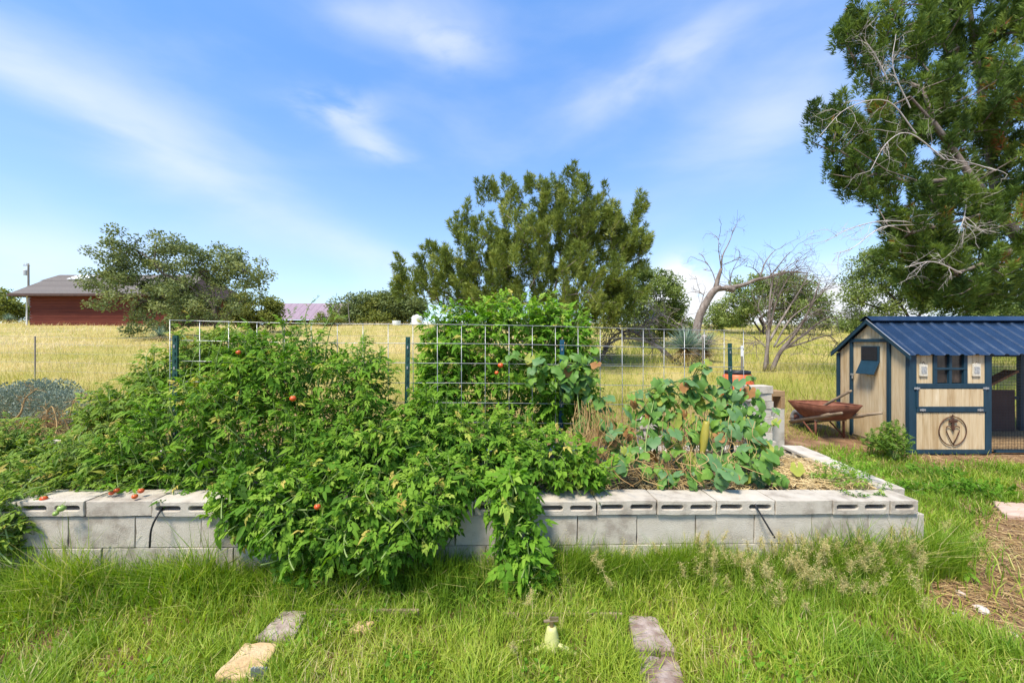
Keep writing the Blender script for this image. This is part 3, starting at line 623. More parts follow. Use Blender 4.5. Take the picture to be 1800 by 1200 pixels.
# front
for px_ in (1606, 1738): bar('front_post', (cz_front(px_) - 0.0, CY0 + .03, (CZ + EZ) / 2 + .01), (.085, .06, EZ - CZ + .02))
bar('rail', ((cz_front(1672)), CY0 + .012, zf(678)), (.95, .045, .065)); bar('rail', (cz_front(1672), CY0 + .012, zf(719)), (.95, .045, .075)); bar('rail', (cz_front(1672), CY0 + .012, zf(794)), (.95, .05, .05)); bar('rail', (cz_front(1672), CY0 + .02, zf(621)), (.95, .04, .04))
for px_ in (1611.5, 1730): bar('stile', (cz_front(px_), CY0 + .010, zf(699)), (.03, .05, .26))
def panel(px0, px1, py0, py1, n, y):
    x0, x1 = cz_front(px0), cz_front(px1); w = (x1 - x0) / n
    for i in range(n):
        g = G(); g.box((x0 + (i + .5) * w, y, (zf(py0) + zf(py1)) / 2), (w - .004, .02, zf(py0) - zf(py1)), var=rng.random()); part('board', g, pine_m, coop, bevel=.0025)
panel(1610, 1641, 623, 674, 3, CY0 + .022); panel(1701, 1733, 623, 674, 3, CY0 + .022); panel(1613, 1729, 683, 715, 9, CY0 + .006); panel(1609, 1732, 725, 790, 9, CY0 + .014)
wx0, wx1 = cz_front(1641), cz_front(1701); g = G(); wc = (wx0 + wx1) / 2
for c, s in (((wx0 + .025, zf(648)), (.05, .40)), ((wx1 - .025, zf(648)), (.05, .40)), ((wc, zf(648)), (.036, .40)), ((wc, zf(648)), (.44, .028))):
    g.box((c[0], CY0 + .018 - (.004 if s[0] > .1 else 0), c[1]), (s[0], .04, s[1]))
win = part('window', g, navy_m, coop, bevel=.003)
for sx in (-1, 1):
    for sz in (-1, 1):
        g = G(); g.box((wc + sx * .11, CY0 + .032, zf(648) + sz * .10), (.20, .006, .18)); part('pane', g, glass_m, win)
for px_, py_ in ((1610, 682), (1731, 682), (1620, 720), (1721, 720)):
    g = G(); x, z = cz_front(px_), zf(py_)
    for dx in (-.022, .022): g.box((x + dx, CY0 - .016, z), (.034, .005, .026)); g.tube([(x + dx, CY0 - .021, z), (x + dx, CY0 - .016, z)], .006, 8)
    g.tube([(x, CY0 - .017, z - .018), (x, CY0 - .017, z + .018)], .006, 8); part('hinge', g, wire_m, coop)
# wall behind the front bay, right end, run posts
g = G(); g.box((CX + CW / 2, CY1 - .02, (CZ + EZ) / 2), (CW, .02, EZ - CZ)); part('back_wall', g, pine_m, coop)
g = G(); g.box((CX + CW + .02, CM, (CZ + EZ) / 2 + .1), (.02, CY1 - CY0 - .15, EZ - CZ - .1)); part('inner_wall', g, oldwood_m, coop)
for (x, y) in ((XE, CY0 + .03), (XE, CY1 - .03), (CX + 2.0, CY1 - .03), (CX + CW + .16 + 1.0, CY0 + .02)): bar('run_post', (x, y, (CZ + EZ) / 2), (.06, .06, EZ - CZ))
bar('run_rail', ((CX + CW + XE) / 2 + .05, CY0 + .02, CZ + .03), (XE - CX - CW - .1, .035, .04)); bar('run_rail', ((CX + CW + XE) / 2 + .05, CY1 - .03, .62), (XE - CX - CW - .1, .035, .05)); bar('run_rail', ((CX + CW + XE) / 2 + .05, CY1 - .03, EZ - .06), (XE - CX - CW - .1, .035, .06))
def wire_mesh(x0, x1, y, z0, z1, st):
    g = G()
    for x in np.arange(x0, x1, st): g.box((x, y, (z0 + z1) / 2), (.0022, .0022, z1 - z0))
    for z in np.arange(z0, z1, st): g.box(((x0 + x1) / 2, y - .0022, z), (x1 - x0, .0022, .0022))
    part('wire_mesh', g, black_m, coop)
wire_mesh(CX + CW + .03, XE, CY0 + .003, CZ + .05, EZ, .040); wire_mesh(CX + CW + .03, XE, CY1 - .06, CZ + .05, EZ, .05)
g = G(); g.box((CX + 1.95, CY1 - .10, .40), (1.7, .03, .72)); part('lower_back_board', g, fascia_m, coop)
g = G(); a_, b_ = np.array([CX + CW + .05, 5.75, .72]), np.array([CX + 1.9, 5.75, 1.12]); dirv = norm(b_ - a_); rot = np.column_stack([dirv, [0, 1, 0], np.cross(dirv, [0, 1, 0])])
g.box((a_ + b_) / 2, (np.linalg.norm(b_ - a_), .16, .03), rot); part('ramp', g, surf('ramp_wood', [(0, (.16, .07, .03)), (1, (.34, .17, .08))], 6, (2, 8, 2), rough=.8), coop)
g = G(); g.box((CX + 1.95, CM, CZ + .03), (1.75, CY1 - CY0 - .16, .05)); part('run_bedding', g, surf('bedding', [(0, (.12, .065, .03)), (.5, (.30, .19, .09)), (1, (.52, .38, .20))], 30, rough=.95, bump=1, bscale=60), coop)
# ribbed roof: separate sheets on both slopes, ridge cap, barge boards
ov = .055
def roof_sheet(x0, x1, side, lift):
    step = .2; xs, hs = [], []; x = x0
    k0 = 0
    while x < x1 - .01:
        for dx, h in ((0, 0), (.055, 0), (.075, .022), (.105, .022), (.125, 0)):
            if x + dx <= x1: xs.append(x + dx); hs.append(h)
        x += step
    xs.append(x1); hs.append(0); n = len(xs); dy = (CY1 - CY0) / 2 + ov; sl = (RZ_ - EZ) / ((CY1 - CY0) / 2); nz = math.cos(math.atan(sl))
    v = []
    for t in np.linspace(0, 1, 5):
        for xx, h in zip(xs, hs): v.append((xx, CM + side * dy * t, RZ_ + .02 + lift - sl * dy * t + h * nz))
    q = [[r * n + c, r * n + c + 1, (r + 1) * n + c + 1, (r + 1) * n + c] for r in range(4) for c in range(n - 1)]
    g = G(); g.add(v, quads=q); o = part('roof_sheet', g, roof_m, coop); m = o.modifiers.new('s', 'SOLIDIFY'); m.thickness = .003; m.offset = -1
for side in (-1, 1):
    x = CX - .06
    for i in range(4):
        roof_sheet(x, x + .80 + .02, side, .004 * (i % 2)); x += .80
g = G(); v = []; q = []
for k, xx in enumerate((CX - .08, XE + .12)):
    for dy, dz in ((-.10, -.055), (-.02, .012), (.02, .012), (.10, -.055)): v.append((xx, CM + dy, RZ_ + .052 + dz))
q = [[k, k + 1, k + 5, k + 4] for k in range(3)]; g.add(v, quads=q); o = part('ridge_cap', g, roof_m, coop); m = o.modifiers.new('s', 'SOLIDIFY'); m.thickness = .006
for side in (-1, 1):
    dy = (CY1 - CY0) / 2 + ov; sl = (RZ_ - EZ) / ((CY1 - CY0) / 2); g = G(); th = .05
    g.prism([(CX - .075, CM, RZ_ + .012), (CX - .075, CM + side * dy, RZ_ + .012 - sl * dy), (CX - .075, CM + side * dy, RZ_ + .012 - sl * dy - th), (CX - .075, CM, RZ_ + .012 - th)], (.022, 0, 0)); part('barge_board', g, navy_m, coop)
    g = G(); g.tube([(CX - .07, CM, RZ_ + .026), (CX - .07, CM + side * dy, RZ_ + .026 - sl * dy)], .006, 6); part('drip_edge', g, wire_m if side < 0 else navy_m, coop)
# things hung on the coop
oc = np.array([cz_front(1673), CY0 - .012, zf(757)]); orn = thing('wall_ornament', 'rusty metal ring with a cross and heart hung on the coop', 'ornament', oc)
g = G(); th = np.linspace(0, 2 * math.pi, 41); g.tube([oc + [.185 * math.cos(a), 0, .195 * math.sin(a)] for a in th], .0065, 6, cap=False); part('ring', g, ornament_m, orn, True)
heart = []
for t in np.linspace(0, 1, 13): heart.append((.095 * math.sin(t * math.pi * .5) if t < .2 else 0, 0))
hp = [(0, -.19), (-.05, -.10), (-.085, -.02), (-.095, .018), (-.085, .045), (-.062, .058), (-.035, .052), (-.012, .03), (0, .005), (.012, .03), (.035, .052), (.062, .058), (.085, .045), (.095, .018), (.085, -.02), (.05, -.10), (0, -.19)]
g = G(); g.tube([oc + [x, -.002, z + .01] for x, z in hp], .0065, 6); part('heart', g, ornament_m, orn, True)
g = G(); g.box(oc + [0, -.003, .105], (.034, .008, .15)); g.box(oc + [0, -.005, .135], (.115, .010, .034)); g.prism([oc + [-.02, -.009, .035], oc + [.02, -.009, .035], oc + [0, -.009, -.005]], (0, .006, 0)); part('cross', g, ornament_m, orn, bevel=.002)
g = G(); g.tube([oc + [0, 0, .19], oc + [0, 0, .225]], .006, 6); g.box(oc + [0, .002, .205], (.05, .006, .01)); part('hook', g, ornament_m, orn)
for k, (px_, lab, hv) in enumerate(((1623, 'little cream plaque with a pale picture hung left of the coop window', .0), (1716, 'little cream plaque with a dark picture hung right of the coop window', .012))):
    c = np.array([cz_front(px_), CY0 + .004, zf(650)]); r = thing('wall_plaque', lab, 'plaque', c, 'plaques on the coop'); g = G()
    g.prism([c + [-.052, 0, -.08], c + [.052, 0, -.08], c + [.048, 0, .075 + hv], c + [.0, 0, .085 + hv], c + [-.05, 0, .075]], (0, -.012, 0)); part('board', g, plaque_m, r, bevel=.004)
    g = G(); g.box(c + [0, -.014, .0], (.07, .006, .09)); part('picture', g, plaquepic_m, r)
    g = G(); g.tube([c + [-.02, -.006, .08], c + [0, -.006, .115], c + [.02, -.006, .08]], .003, 5); part('wire_loop', g, ornament_m, r)

# ------------------------------------------------------------------ wheelbarrow
WX = 4.92; wb = thing('wheelbarrow', 'rusty old wheelbarrow with weathered wooden handles parked beside the coop', 'wheelbarrow', (WX, 6.1, gz(WX, 6.1)))
g = G(); top = np.array([[-.33, 5.78, .60], [.29, 5.78, .60], [.33, 6.62, .555], [-.31, 6.62, .555]]); bot = np.array([[-.20, 5.98, .36], [.20, 5.98, .36], [.16, 6.38, .31], [-.16, 6.38, .31]])
def loop_sub(q, k=6, r=.16):
    o = []
    for i in range(4):
        a, b, c = q[i - 1], q[i], q[(i + 1) % 4]
        p0, p1 = b + (a - b) * r, b + (c - b) * r
        for t in np.linspace(0, 1, k): o.append((1 - t) ** 2 * p0 + 2 * t * (1 - t) * b + t * t * p1)
    return np.array(o)
tt, bb = loop_sub(top), loop_sub(bot); tt[:, 0] += WX; bb[:, 0] += WX; n = len(tt); lay = [tt * (1 - t) + bb * t + np.array([0, 0, -.03 * math.sin(math.pi * t)]) for t in (0, .35, .7, 1)]
v = np.vstack(lay + [bb.mean(0)[None]]); q = [[r * n + k, r * n + (k + 1) % n, (r + 1) * n + (k + 1) % n, (r + 1) * n + k] for r in range(3) for k in range(n)]
g.add(v, quads=q, tris=[[3 * n + k, 3 * n + (k + 1) % n, 4 * n] for k in range(n)]); tray = part('tray', g, rust_m, wb, True); m = tray.modifiers.new('s', 'SOLIDIFY'); m.thickness = .006
g = G(); g.tube(np.vstack([tt, tt[:1]]), .010, 6, cap=False); part('rim', g, rust_m, tray, True)
for sx, gx in ((-1, 4.64), (1, 5.20)):
    a_, b_ = np.array([WX + sx * .13, 6.75, .17]), np.array([gx, 5.52, .545]); p = [a_ + (b_ - a_) * t for t in (0, .2, .5, .78, .82, .9, 1)]
    g = G(); g.tube(p, [.030, .034, .036, .034, .022, .021, .017], 4 if False else 8); part('handle', g, oldwood_m, wb, True)
    g = G(); top_ = a_ + (b_ - a_) * .56; foot = np.array([WX + sx * .22, 6.08, gz(WX, 6.08) + .005]); g.tube([top_ + [0, .02, -.01], foot], .016, 6); g.tube([top_ + [0, .28, -.12], foot + [0, .02, .03]], .012, 6); part('leg', g, rust_m, wb, True)
g = G(); g.box((WX, 6.07, .335), (.46, .05, .02)); part('brace', g, oldwood_m, wb)
gw0 = gz(WX, 6.72); g = G(); wc_ = np.array([WX, 6.75, .19 + gw0 * .4]); M3 = np.array([[0, 0, 1], [1, 0, 0], [0, 1, 0]])
g.lathe(wc_, [(.115 + .045 * math.cos(a), .045 * math.sin(a)) for a in np.linspace(0, 2 * math.pi, 13)], 24, M3=M3); wh = part('wheel', g, surf('old_tyre', [(0, (.10, .10, .10)), (1, (.34, .33, .32))], 8, rough=.9), wb, True)
g = G(); g.lathe(wc_, [(.015, -.05), (.03, -.035), (.09, -.02), (.09, .02), (.03, .035), (.015, .05)], 16, M3=M3); part('rim', g, rust_m, wh, True)
g = G(); g.tube([wc_ + [-.15, 0, 0], wc_ + [.15, 0, 0]], .009, 6); part('axle', g, rust_m, wb)
g = G(); p0, p1 = P(1432, 722, 6.1), P(1497, 686, 5.62); g.tube([p0, p0 + (p1 - p0) * .5 + [0, 0, .005], p1 - (p1 - p0) * .04, p1], [.016, .018, .019, .012], 10); sh = part('shovel', g, oldwood_m, None, True, base=p0); tag(sh, 'wooden tool handle lying in the rusty wheelbarrow tray', 'tool')

# ------------------------------------------------------------------ barrel, stacked blocks, rubble
bx = P(1296, 652, 6.6); br = thing('barrel', 'orange plastic barrel with black rim behind the vine', 'barrel', (bx[0], bx[1], gz(bx[0], bx[1])))
zb = gz(bx[0], bx[1]); H = bx[2] - zb; g = G(); g.lathe((bx[0], bx[1], zb), [(.20, 0), (.235, .03), (.25, .2), (.262, .24), (.25, .28), (.25, H - .42), (.264, H - .38), (.25, H - .34), (.245, H - .18), (.215, H - .07), (.19, H - .035), (.0005, H - .04)], 28); part('body', g, orange_m, br, True)
g = G(); g.lathe((bx[0], bx[1], zb + H), [(.185, -.06), (.200, -.055), (.203, 0), (.190, .008), (.178, 0), (.172, -.025), (.0005, -.03)], 28); part('lid', g, black_m, br, True)
def stack(label, px, pytop, d, n, seed):
    rr = random.Random(seed); c = P(px, pytop, d); z0 = float(gz(c[0], c[1])); r = thing('block_stack', label, 'blocks', (c[0], c[1], z0)); h = (c[2] - z0) / n
    for k in range(n):
        me = cap_plain[k % 2] if h < .15 else main_blk[k % 3]
        place('block', me, r, (c[0] - BL * .4 + rr.uniform(-.03, .03), c[1] + rr.uniform(-.02, .02), z0 + k * h), (0, 0, rr.uniform(-.12, .12)), (.8, 1, h / (.098 if h < .15 else .196) * .97), bevel=.003)
stack('stack of pale concrete slabs beside the orange barrel', 1341, 678, 5.25, 9, 3)
stack('low stack of pale concrete slabs half hidden behind the vine leaves', 1150, 735, 4.75, 5, 4)
c = P(1347, 686, 5.6); z0 = float(gz(c[0], c[1])); r = thing('brown_block', 'brown hollow block standing on pale block beside the stack', 'block', (c[0], c[1], z0))
for nm, bxs in (('top', [((0, 0, -.035), (.40, .2, .075))]), ('web', [((-.17, 0, -.16), (.055, .2, .17)), ((0, 0, -.16), (.05, .2, .17)), ((.17, 0, -.16), (.055, .2, .17))]), ('base', [((0, 0, (-.245 + z0 - c[2]) / 2 - .0), (.39, .19, c[2] - z0 - .245))])):
    for cc, ss in bxs:
        g = G(); g.box(c + np.array(cc), ss); part(nm, g, brown_block_m if nm != 'base' else conc_m, r, bevel=.004)
def rock(name, label, c, size, mat, seed, group=None, cat='stone'):
    rr = np.random.default_rng(seed); bm = bmesh.new(); bmesh.ops.create_icosphere(bm, subdivisions=2, radius=1)
    for v in bm.verts: v.co = Vector(np.array(v.co) * np.array(size) * (1 + rr.uniform(-.16, .16)))
    me = bpy.data.meshes.new(name); bm.to_mesh(me); bm.free(); me.materials.append(mat); o = bpy.data.objects.new(name, me); COL.objects.link(o); o.location = tuple(c); o.rotation_euler = (0, 0, rr.uniform(0, 3)); tag(o, label, cat, group); return o
pale_stone = surf('pale_stone', [(0, (.36, .27, .23)), (1, (.62, .54, .48))], 8, rough=.95, bump=.6, bscale=30)
for k, (px_, py_, d, s, lab) in enumerate([(80, 783, 3.25, .075, 'largest pale pink stone among the sprawling plants left'), (100, 778, 3.35, .05, 'pale stone just right of the largest pink stone at left'), (38, 803, 3.1, .05, 'small pale stone near the left frame edge in the bed')]):
    p = P(px_, py_, d); rock('stone', lab, p, (s, s, s * .6), pale_stone, k, 'stones in the bed')
for k, (px_, py_, L, lab) in enumerate([(52, 843, .20, 'broken grey slat lying in the left of the bed, upper one'), (60, 862, .12, 'broken grey slat lying just above the left tomato')]):
    p = P(px_, py_, 2.75); g = G(); g.box((0, 0, 0), (L, .03, .014), np.array(Matrix.Rotation(.5, 3, 'Z') @ Matrix.Rotation(-.12, 3, 'Y'))); o = part('wood_slat', g, surf('grey_slat', [(0, (.36, .33, .29)), (1, (.60, .57, .52))], 9, rough=.9), bevel=.002); o.location = tuple(p); tag(o, lab, 'slat', 'slats in the bed')
for k, (px_, py_, s, lab) in enumerate([(1725, 1074, .042, 'rounded tan stone lying on the straw path'), (1688, 1045, .028, 'small grey stone on the straw path above the tan one'), (1680, 1083, .022, 'tiny grey stone left of the tan path stone'), (1780, 1118, .025, 'grey stone near the frame corner of the path')]):
    p = ground_hit(px_, py_); rock('stone', lab, p + [0, 0, .008], (s, s * .8, s * .55), pale_stone, 10 + k, 'stones on the path')

# ------------------------------------------------------------------ paver edging and sprinkler in the near grass
def slab(label, corners, h, mat, seed, name='paver', group='pavers in the near grass', cat='paver'):
    """corners: x, y on the ground, going round; a worn slab"""
    rr = random.Random(seed); bm = bmesh.new(); pts = []
    cs = [Vector((a, b, 0)) for a, b in corners]
    for i in range(4):
        for k in range(5): p = cs[i].lerp(cs[(i + 1) % 4], k / 5); pts.append(p + Vector((rr.uniform(-.006, .006), rr.uniform(-.006, .006), 0)))
    b = [bm.verts.new((p.x, p.y, -.03)) for p in pts]; t = [bm.verts.new((p.x, p.y, h + rr.uniform(-.006, .004))) for p in pts]; n = len(pts)
    for i in range(n): bm.faces.new((b[i], b[(i + 1) % n], t[(i + 1) % n], t[i]))
    c = bm.verts.new((sum(p.x for p in pts) / n, sum(p.y for p in pts) / n, h + .006))
    for i in range(n): bm.faces.new((t[i], t[(i + 1) % n], c))
    bm.faces.new(b[::-1]); bmesh.ops.recalc_face_normals(bm, faces=bm.faces); cx, cy = c.co.x, c.co.y
    for v in bm.verts: v.co.x -= cx; v.co.y -= cy
    me = bpy.data.meshes.new(name); bm.to_mesh(me); bm.free(); me.materials.append(mat); o = bpy.data.objects.new(name, me); COL.objects.link(o); o.location = (cx, cy, float(gz(cx, cy)))
    m = o.modifiers.new('bevel', 'BEVEL'); m.width = .008; m.segments = 2; m.limit_method = 'ANGLE'; m.angle_limit = R(45); tag(o, label, cat, group); return o
slab('grey pink paver at the far left corner of the near edging', [(-1.30, 1.98), (-1.10, 1.97), (-1.13, 2.18), (-1.28, 2.19)], .053, paver_m, 1)
slab('tan paver nearest the left frame bottom beside the corrugated scrap', [(-1.33, 1.74), (-1.13, 1.73), (-1.14, 1.93), (-1.31, 1.94)], .059, paver_tan, 2)
slab('pale paver at the far end of the right edging', [(.60, 1.93), (.80, 1.92), (.785, 2.15), (.64, 2.16)], .053, paver_m, 3)
slab('tan grey paver at the near end of the right edging', [(.565, 1.66), (.765, 1.65), (.79, 1.90), (.60, 1.91)], .046, paver_m, 4)
slab('flat pink paver lying in the grass at the right frame edge', [(4.30, 3.42), (4.85, 3.30), (4.95, 3.62), (4.55, 3.72)], .03, surf('pink_paver', [(0, (.46, .30, .22)), (1, (.60, .44, .35))], 6, rough=.95, bump=.5), 5)
slab('loose orange brick lying inside the near edging', [(-.86, 2.05), (-.74, 2.04), (-.75, 2.13), (-.85, 2.14)], .034, paver_tan, 6)
g = G(); g.box((-.82, 2.195, .005), (.60, .016, .10)); o = part('edging_board', g, oldwood_m, base=(-.82, 2.195, 0), bevel=.003); tag(o, 'weathered board edging right of the grey pink paver', 'board', 'edging boards')
g = G(); g.box((.28, 2.17, .003), (.66, .016, .10)); o = part('edging_board', g, oldwood_m, base=(.28, 2.17, 0), bevel=.003); tag(o, 'weathered board edging behind the yellow sprinkler', 'board', 'edging boards')
g = G(); cx = np.linspace(-1.155, -1.085, 22); v = [(x, 1.735 + .006 * math.sin((x + 2) * 420), z) for z in (-.02, .11) for x in cx]; g.add(v, quads=[[i, i + 1, 22 + i + 1, 22 + i] for i in range(21)]); o = part('corrugated_scrap', g, surf('zinc', [(0, (.34, .34, .33)), (1, (.55, .55, .53))], 20, rough=.5, metal=.5, bump=0), True and None, base=(-1.12, 1.735, 0)); m = o.modifiers.new('s', 'SOLIDIFY'); m.thickness = .003; tag(o, 'small grey corrugated metal scrap standing beside the tan paver', 'metal scrap')
sc = np.array([.20, 1.98, -.015]); spk = thing('sprinkler', 'yellow lawn sprinkler base with brass head standing in the grass', 'sprinkler', sc); yel = surf('yellow_plastic', [(0, (.44, .44, .13)), (1, (.58, .57, .28))], 9, rough=.5, bump=.1); brass = surf('brass', [(0, (.22, .15, .08)), (1, (.42, .32, .2))], 12, rough=.4, metal=.7, bump=0)
g = G(); g.lathe(sc, [(.050, .030), (.040, .045), (.034, .085), (.026, .115), (.022, .128), (.0005, .130)], 14); part('body', g, yel, spk, True)
for a in (3.5, -.35, 1.6):
    g = G(); d_ = np.array([math.cos(a), math.sin(a), 0]); g.tube([sc + [0, 0, .045], sc + d_ * .07 + [0, 0, .035], sc + d_ * .125 + [0, 0, .022]], [.016, .015, .012], 8); part('leg', g, yel, spk, True)
g = G(); g.tube([sc + [0, 0, .125], sc + [0, 0, .158]], .011, 10); g.tube([sc + [-.04, 0, .155], sc + [.03, 0, .163]], [.007, .010], 8); g.box(sc + [.012, -.004, .172], (.045, .009, .015)); part('head', g, brass, spk)

# ------------------------------------------------------------------ trees
KITE = (np.array([[0, 0, 0], [.42, .30, .05], [1, 0, 0], [.42, -.30, .05]]), np.array([[0, 1, 2], [0, 2, 3]]))
SPRAY = (np.array([[.1, .10, 0], [.1, -.10, 0], [1, .02, .05], [.1, .02, 0], [.34, .13, .02], [.74, .40, .12], [.1, -.02, 0], [.32, -.13, -.02], [.68, -.42, -.06]]), np.array([[0, 1, 2], [3, 4, 5], [6, 8, 7]]))
def grow(targets, trunk, step, jit, upbias=.7):
    """join every foliage cluster to the nearest wood already there; returns nodes, parents"""
    pos = [np.array(p, float) for p in trunk[0]]; par = [-1] + list(range(len(trunk[0]) - 1))
    for tr in trunk[1:]:
        q = int(np.argmin([np.linalg.norm(p - tr[0]) for p in pos]))
        for p in tr[1:]: pos.append(np.array(p, float)); par.append(q); q = len(pos) - 1
    A = np.array(pos); order = np.argsort([np.min(np.linalg.norm(A - t, axis=1)) for t in targets]); tips = []
    for i in order:
        t = targets[i]; A = np.array(pos); dz = A[:, 2] - t[2]; q = int(np.argmin(np.linalg.norm(A - t, axis=1) + upbias * np.maximum(0, dz + .1)))
        d = np.linalg.norm(t - A[q]); n = max(1, int(d / step)); s = A[q]
        for k in range(1, n + 1):
            p = s + (t - s) * k / n + (rng.normal(size=3) * jit * step if k < n else 0); pos.append(p); par.append(q); q = len(pos) - 1
        tips.append(q)
    return np.array(pos), np.array(par), tips
def wood(g, pos, par, r0, rmax, sides=5, expo=2.3):
    n = len(pos); acc = np.zeros(n); kids = np.zeros(n, int)
    for i in range(n):
        if par[i] >= 0: kids[par[i]] += 1
    for i in range(n - 1, -1, -1):
        if kids[i] == 0: acc[i] += r0 ** expo
        if par[i] >= 0: acc[par[i]] += acc[i]
    rad = np.minimum(acc ** (1 / expo), rmax)
    th = np.arange(sides) * 2 * np.pi / sides
    I = np.where(par >= 0)[0]; a = pos[par[I]]; b = pos[I]; fr = frames(b - a, (.3, .2, 1), 0)
    # one shared frame for both ends of a piece; pieces overlap at the joints
    ra = np.minimum(rad[par[I]], rad[I] * 1.5); rb = rad[I]
    off = np.cos(th)[None, :, None] * fr[:, None, :, 1] + np.sin(th)[None, :, None] * fr[:, None, :, 2]
    v = np.concatenate([a[:, None] + off * ra[:, None, None], b[:, None] + off * rb[:, None, None]], 1)
    k = np.arange(sides); k2 = (k + 1) % sides; q = np.stack([k, k2, sides + k2, sides + k], -1)
    f = q[None] + (np.arange(len(I)) * 2 * sides)[:, None, None]
    g.add(v.reshape(-1, 3), quads=f.reshape(-1, 4), var=rng.random())
    return rad
def sample_ells(ells, n, lo=.55, front=0.0):
    w = np.array([(e[1][0] * e[1][1] * e[1][2]) ** (.6) for e in ells]); w /= w.sum(); o = []
    for i in range(n):
        e = ells[rng.choice(len(ells), p=w)]; d = norm(rng.normal(size=3)); u = lo + (1 - lo) * rng.random() ** .6; o.append(e[0] + e[1] * d * u)
    return np.array(o)
def crown(g, centers, center0, n, cr, size, mode, tone=.5, spread=.18):
    """leaf faces round every cluster centre. mode: 'spray' upright juniper tufts, 'leaf' loose leaves, 'pad' flat oak pads"""
    m = len(centers); outd = norm(centers - center0); tv = np.clip(tone + rng.normal(size=m) * spread, .02, .98)
    idx = np.repeat(np.arange(m), n); k = len(idx); c = centers[idx]
    if mode == 'spray':
        ax = norm(outd * [.55, .55, .35] + [0, 0, .75] + rng.normal(size=(m, 3)) * .22)[idx]; t = rng.random(k) ** .8; ang = rng.uniform(0, 2 * np.pi, k); fr = frames(ax)
        rad = cr * .42 * (1.08 - t) ** .8 * np.sqrt(rng.random(k)); p = c + ax * (t * 2.0 - .9)[:, None] * cr + rad[:, None] * (np.cos(ang)[:, None] * fr[:, :, 1] + np.sin(ang)[:, None] * fr[:, :, 2])
        d = norm(ax * .8 + .75 * (np.cos(ang)[:, None] * fr[:, :, 1] + np.sin(ang)[:, None] * fr[:, :, 2]) + rng.normal(size=(k, 3)) * .35); up = None; tm = SPRAY
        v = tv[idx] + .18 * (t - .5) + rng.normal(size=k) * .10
    else:
        fl = .42 if mode == 'pad' else .75; q = norm(rng.normal(size=(k, 3))) * (rng.random(k) ** .45)[:, None] * cr * [1, 1, fl]; p = c + q
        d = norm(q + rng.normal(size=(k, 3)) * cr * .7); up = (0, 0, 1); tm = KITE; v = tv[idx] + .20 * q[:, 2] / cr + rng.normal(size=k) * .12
    s = size * rng.uniform(.65, 1.35, k); M = frames(d, up, .6) * s[:, None, None]; g.inst(tm, M, p, np.clip(v, 0, 1))
def tree(name, label, base, trunk, ells, ncl, nleaf, cr, size, leaf, bark, mode, group=None, step=.35, jit=.22, r0=.008, rmax=.3, lo=.5, tone=.5, spread=.18, extra_twigs=None):
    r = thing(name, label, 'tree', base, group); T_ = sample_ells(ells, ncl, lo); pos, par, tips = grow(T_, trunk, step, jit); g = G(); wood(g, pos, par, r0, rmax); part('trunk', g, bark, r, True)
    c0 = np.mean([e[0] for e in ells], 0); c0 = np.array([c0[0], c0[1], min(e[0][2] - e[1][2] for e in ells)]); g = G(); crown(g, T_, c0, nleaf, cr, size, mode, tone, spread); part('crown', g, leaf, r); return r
def twigs(g, p, d, L, rad, depth, kink=.25, fork=2, up=.0, sides=4):
    n = max(3, int(5 * L / max(L, .3))); pts = [p]; dd = norm(d)
    for i in range(n):
        dd = norm(dd + rng.normal(size=3) * kink + [0, 0, up]); pts.append(pts[-1] + dd * L / n)
    g.tube(pts, np.linspace(rad, rad * .45, n + 1), sides, var=rng.random(), cap=False)
    if depth > 0:
        for k in range(fork + (rng.random() < .5)):
            i = rng.integers(max(1, n // 3), n + 1); nd = norm(dd * .7 + rng.normal(size=3) * .65 + [0, 0, up]); twigs(g, pts[i], nd, L * rng.uniform(.4, .75), rad * .55, depth - 1, kink, fork, up, sides)
def base_at(px, d):
    x = (px - 900) / F * d; return np.array([x, d, float(gz(x, d))])
def Eg(lst, d, depth=.9):
    o = []
    for q in lst:
        px, py, rx, ry = q[:4]; dd = d + (q[4] if len(q) > 4 else 0); c = P(px, py, dd); o.append((c, np.array([rx / F * d, depth * rx / F * d, ry / F * d])))
    return o
# centre juniper
d = 12.5; b0 = base_at(950, d); sp_ = [b0, b0 + [.05, 0, .5], b0 + [.1, 0, 1.0]]
stems = [[b0, b0 + [.0, 0, .35], b0 + [-.05, 0, .8]]]
for tx, ty, dy in ((800, 470, .3), (870, 420, -.5), (930, 380, .2), (1000, 380, -.4), (1060, 420, .4), (1100, 450, -.3), (760, 510, -.4)):
    t = P(tx, ty, d + dy); stems.append([b0 + [0, 0, .4], b0 + (t - b0) * .35 + [0, 0, .15], b0 + (t - b0) * .7])
tree('juniper_tree', 'large rounded olive green juniper tree rising behind the garden panel', b0, stems,
     Eg([(930, 420, 95, 80), (1015, 405, 85, 70, .2), (860, 450, 80, 75), (1065, 445, 70, 75), (785, 495, 70, 55, .2), (722, 505, 30, 42), (960, 510, 150, 65, -.3), (1085, 520, 60, 60), (1105, 430, 35, 60), (850, 530, 90, 45), (1040, 545, 80, 40),
         (843, 350, 12, 38), (866, 345, 10, 34), (887, 340, 12, 42), (905, 350, 13, 36), (935, 335, 16, 42), (958, 340, 14, 36), (985, 335, 20, 42), (1010, 325, 11, 40), (1030, 345, 13, 34), (1063, 365, 12, 42), (1045, 370, 12, 34), (1093, 365, 16, 40), (1120, 385, 13, 44), (1135, 440, 10, 34), (805, 410, 12, 34), (765, 435, 14, 34), (745, 465, 12, 34), (705, 480, 10, 30), (825, 385, 14, 34)], d, .8),
     840, 112, .28, .15, juniper_l, bark_m, 'spray', None, .4, .2, .008, .2, .15, .52, .2)
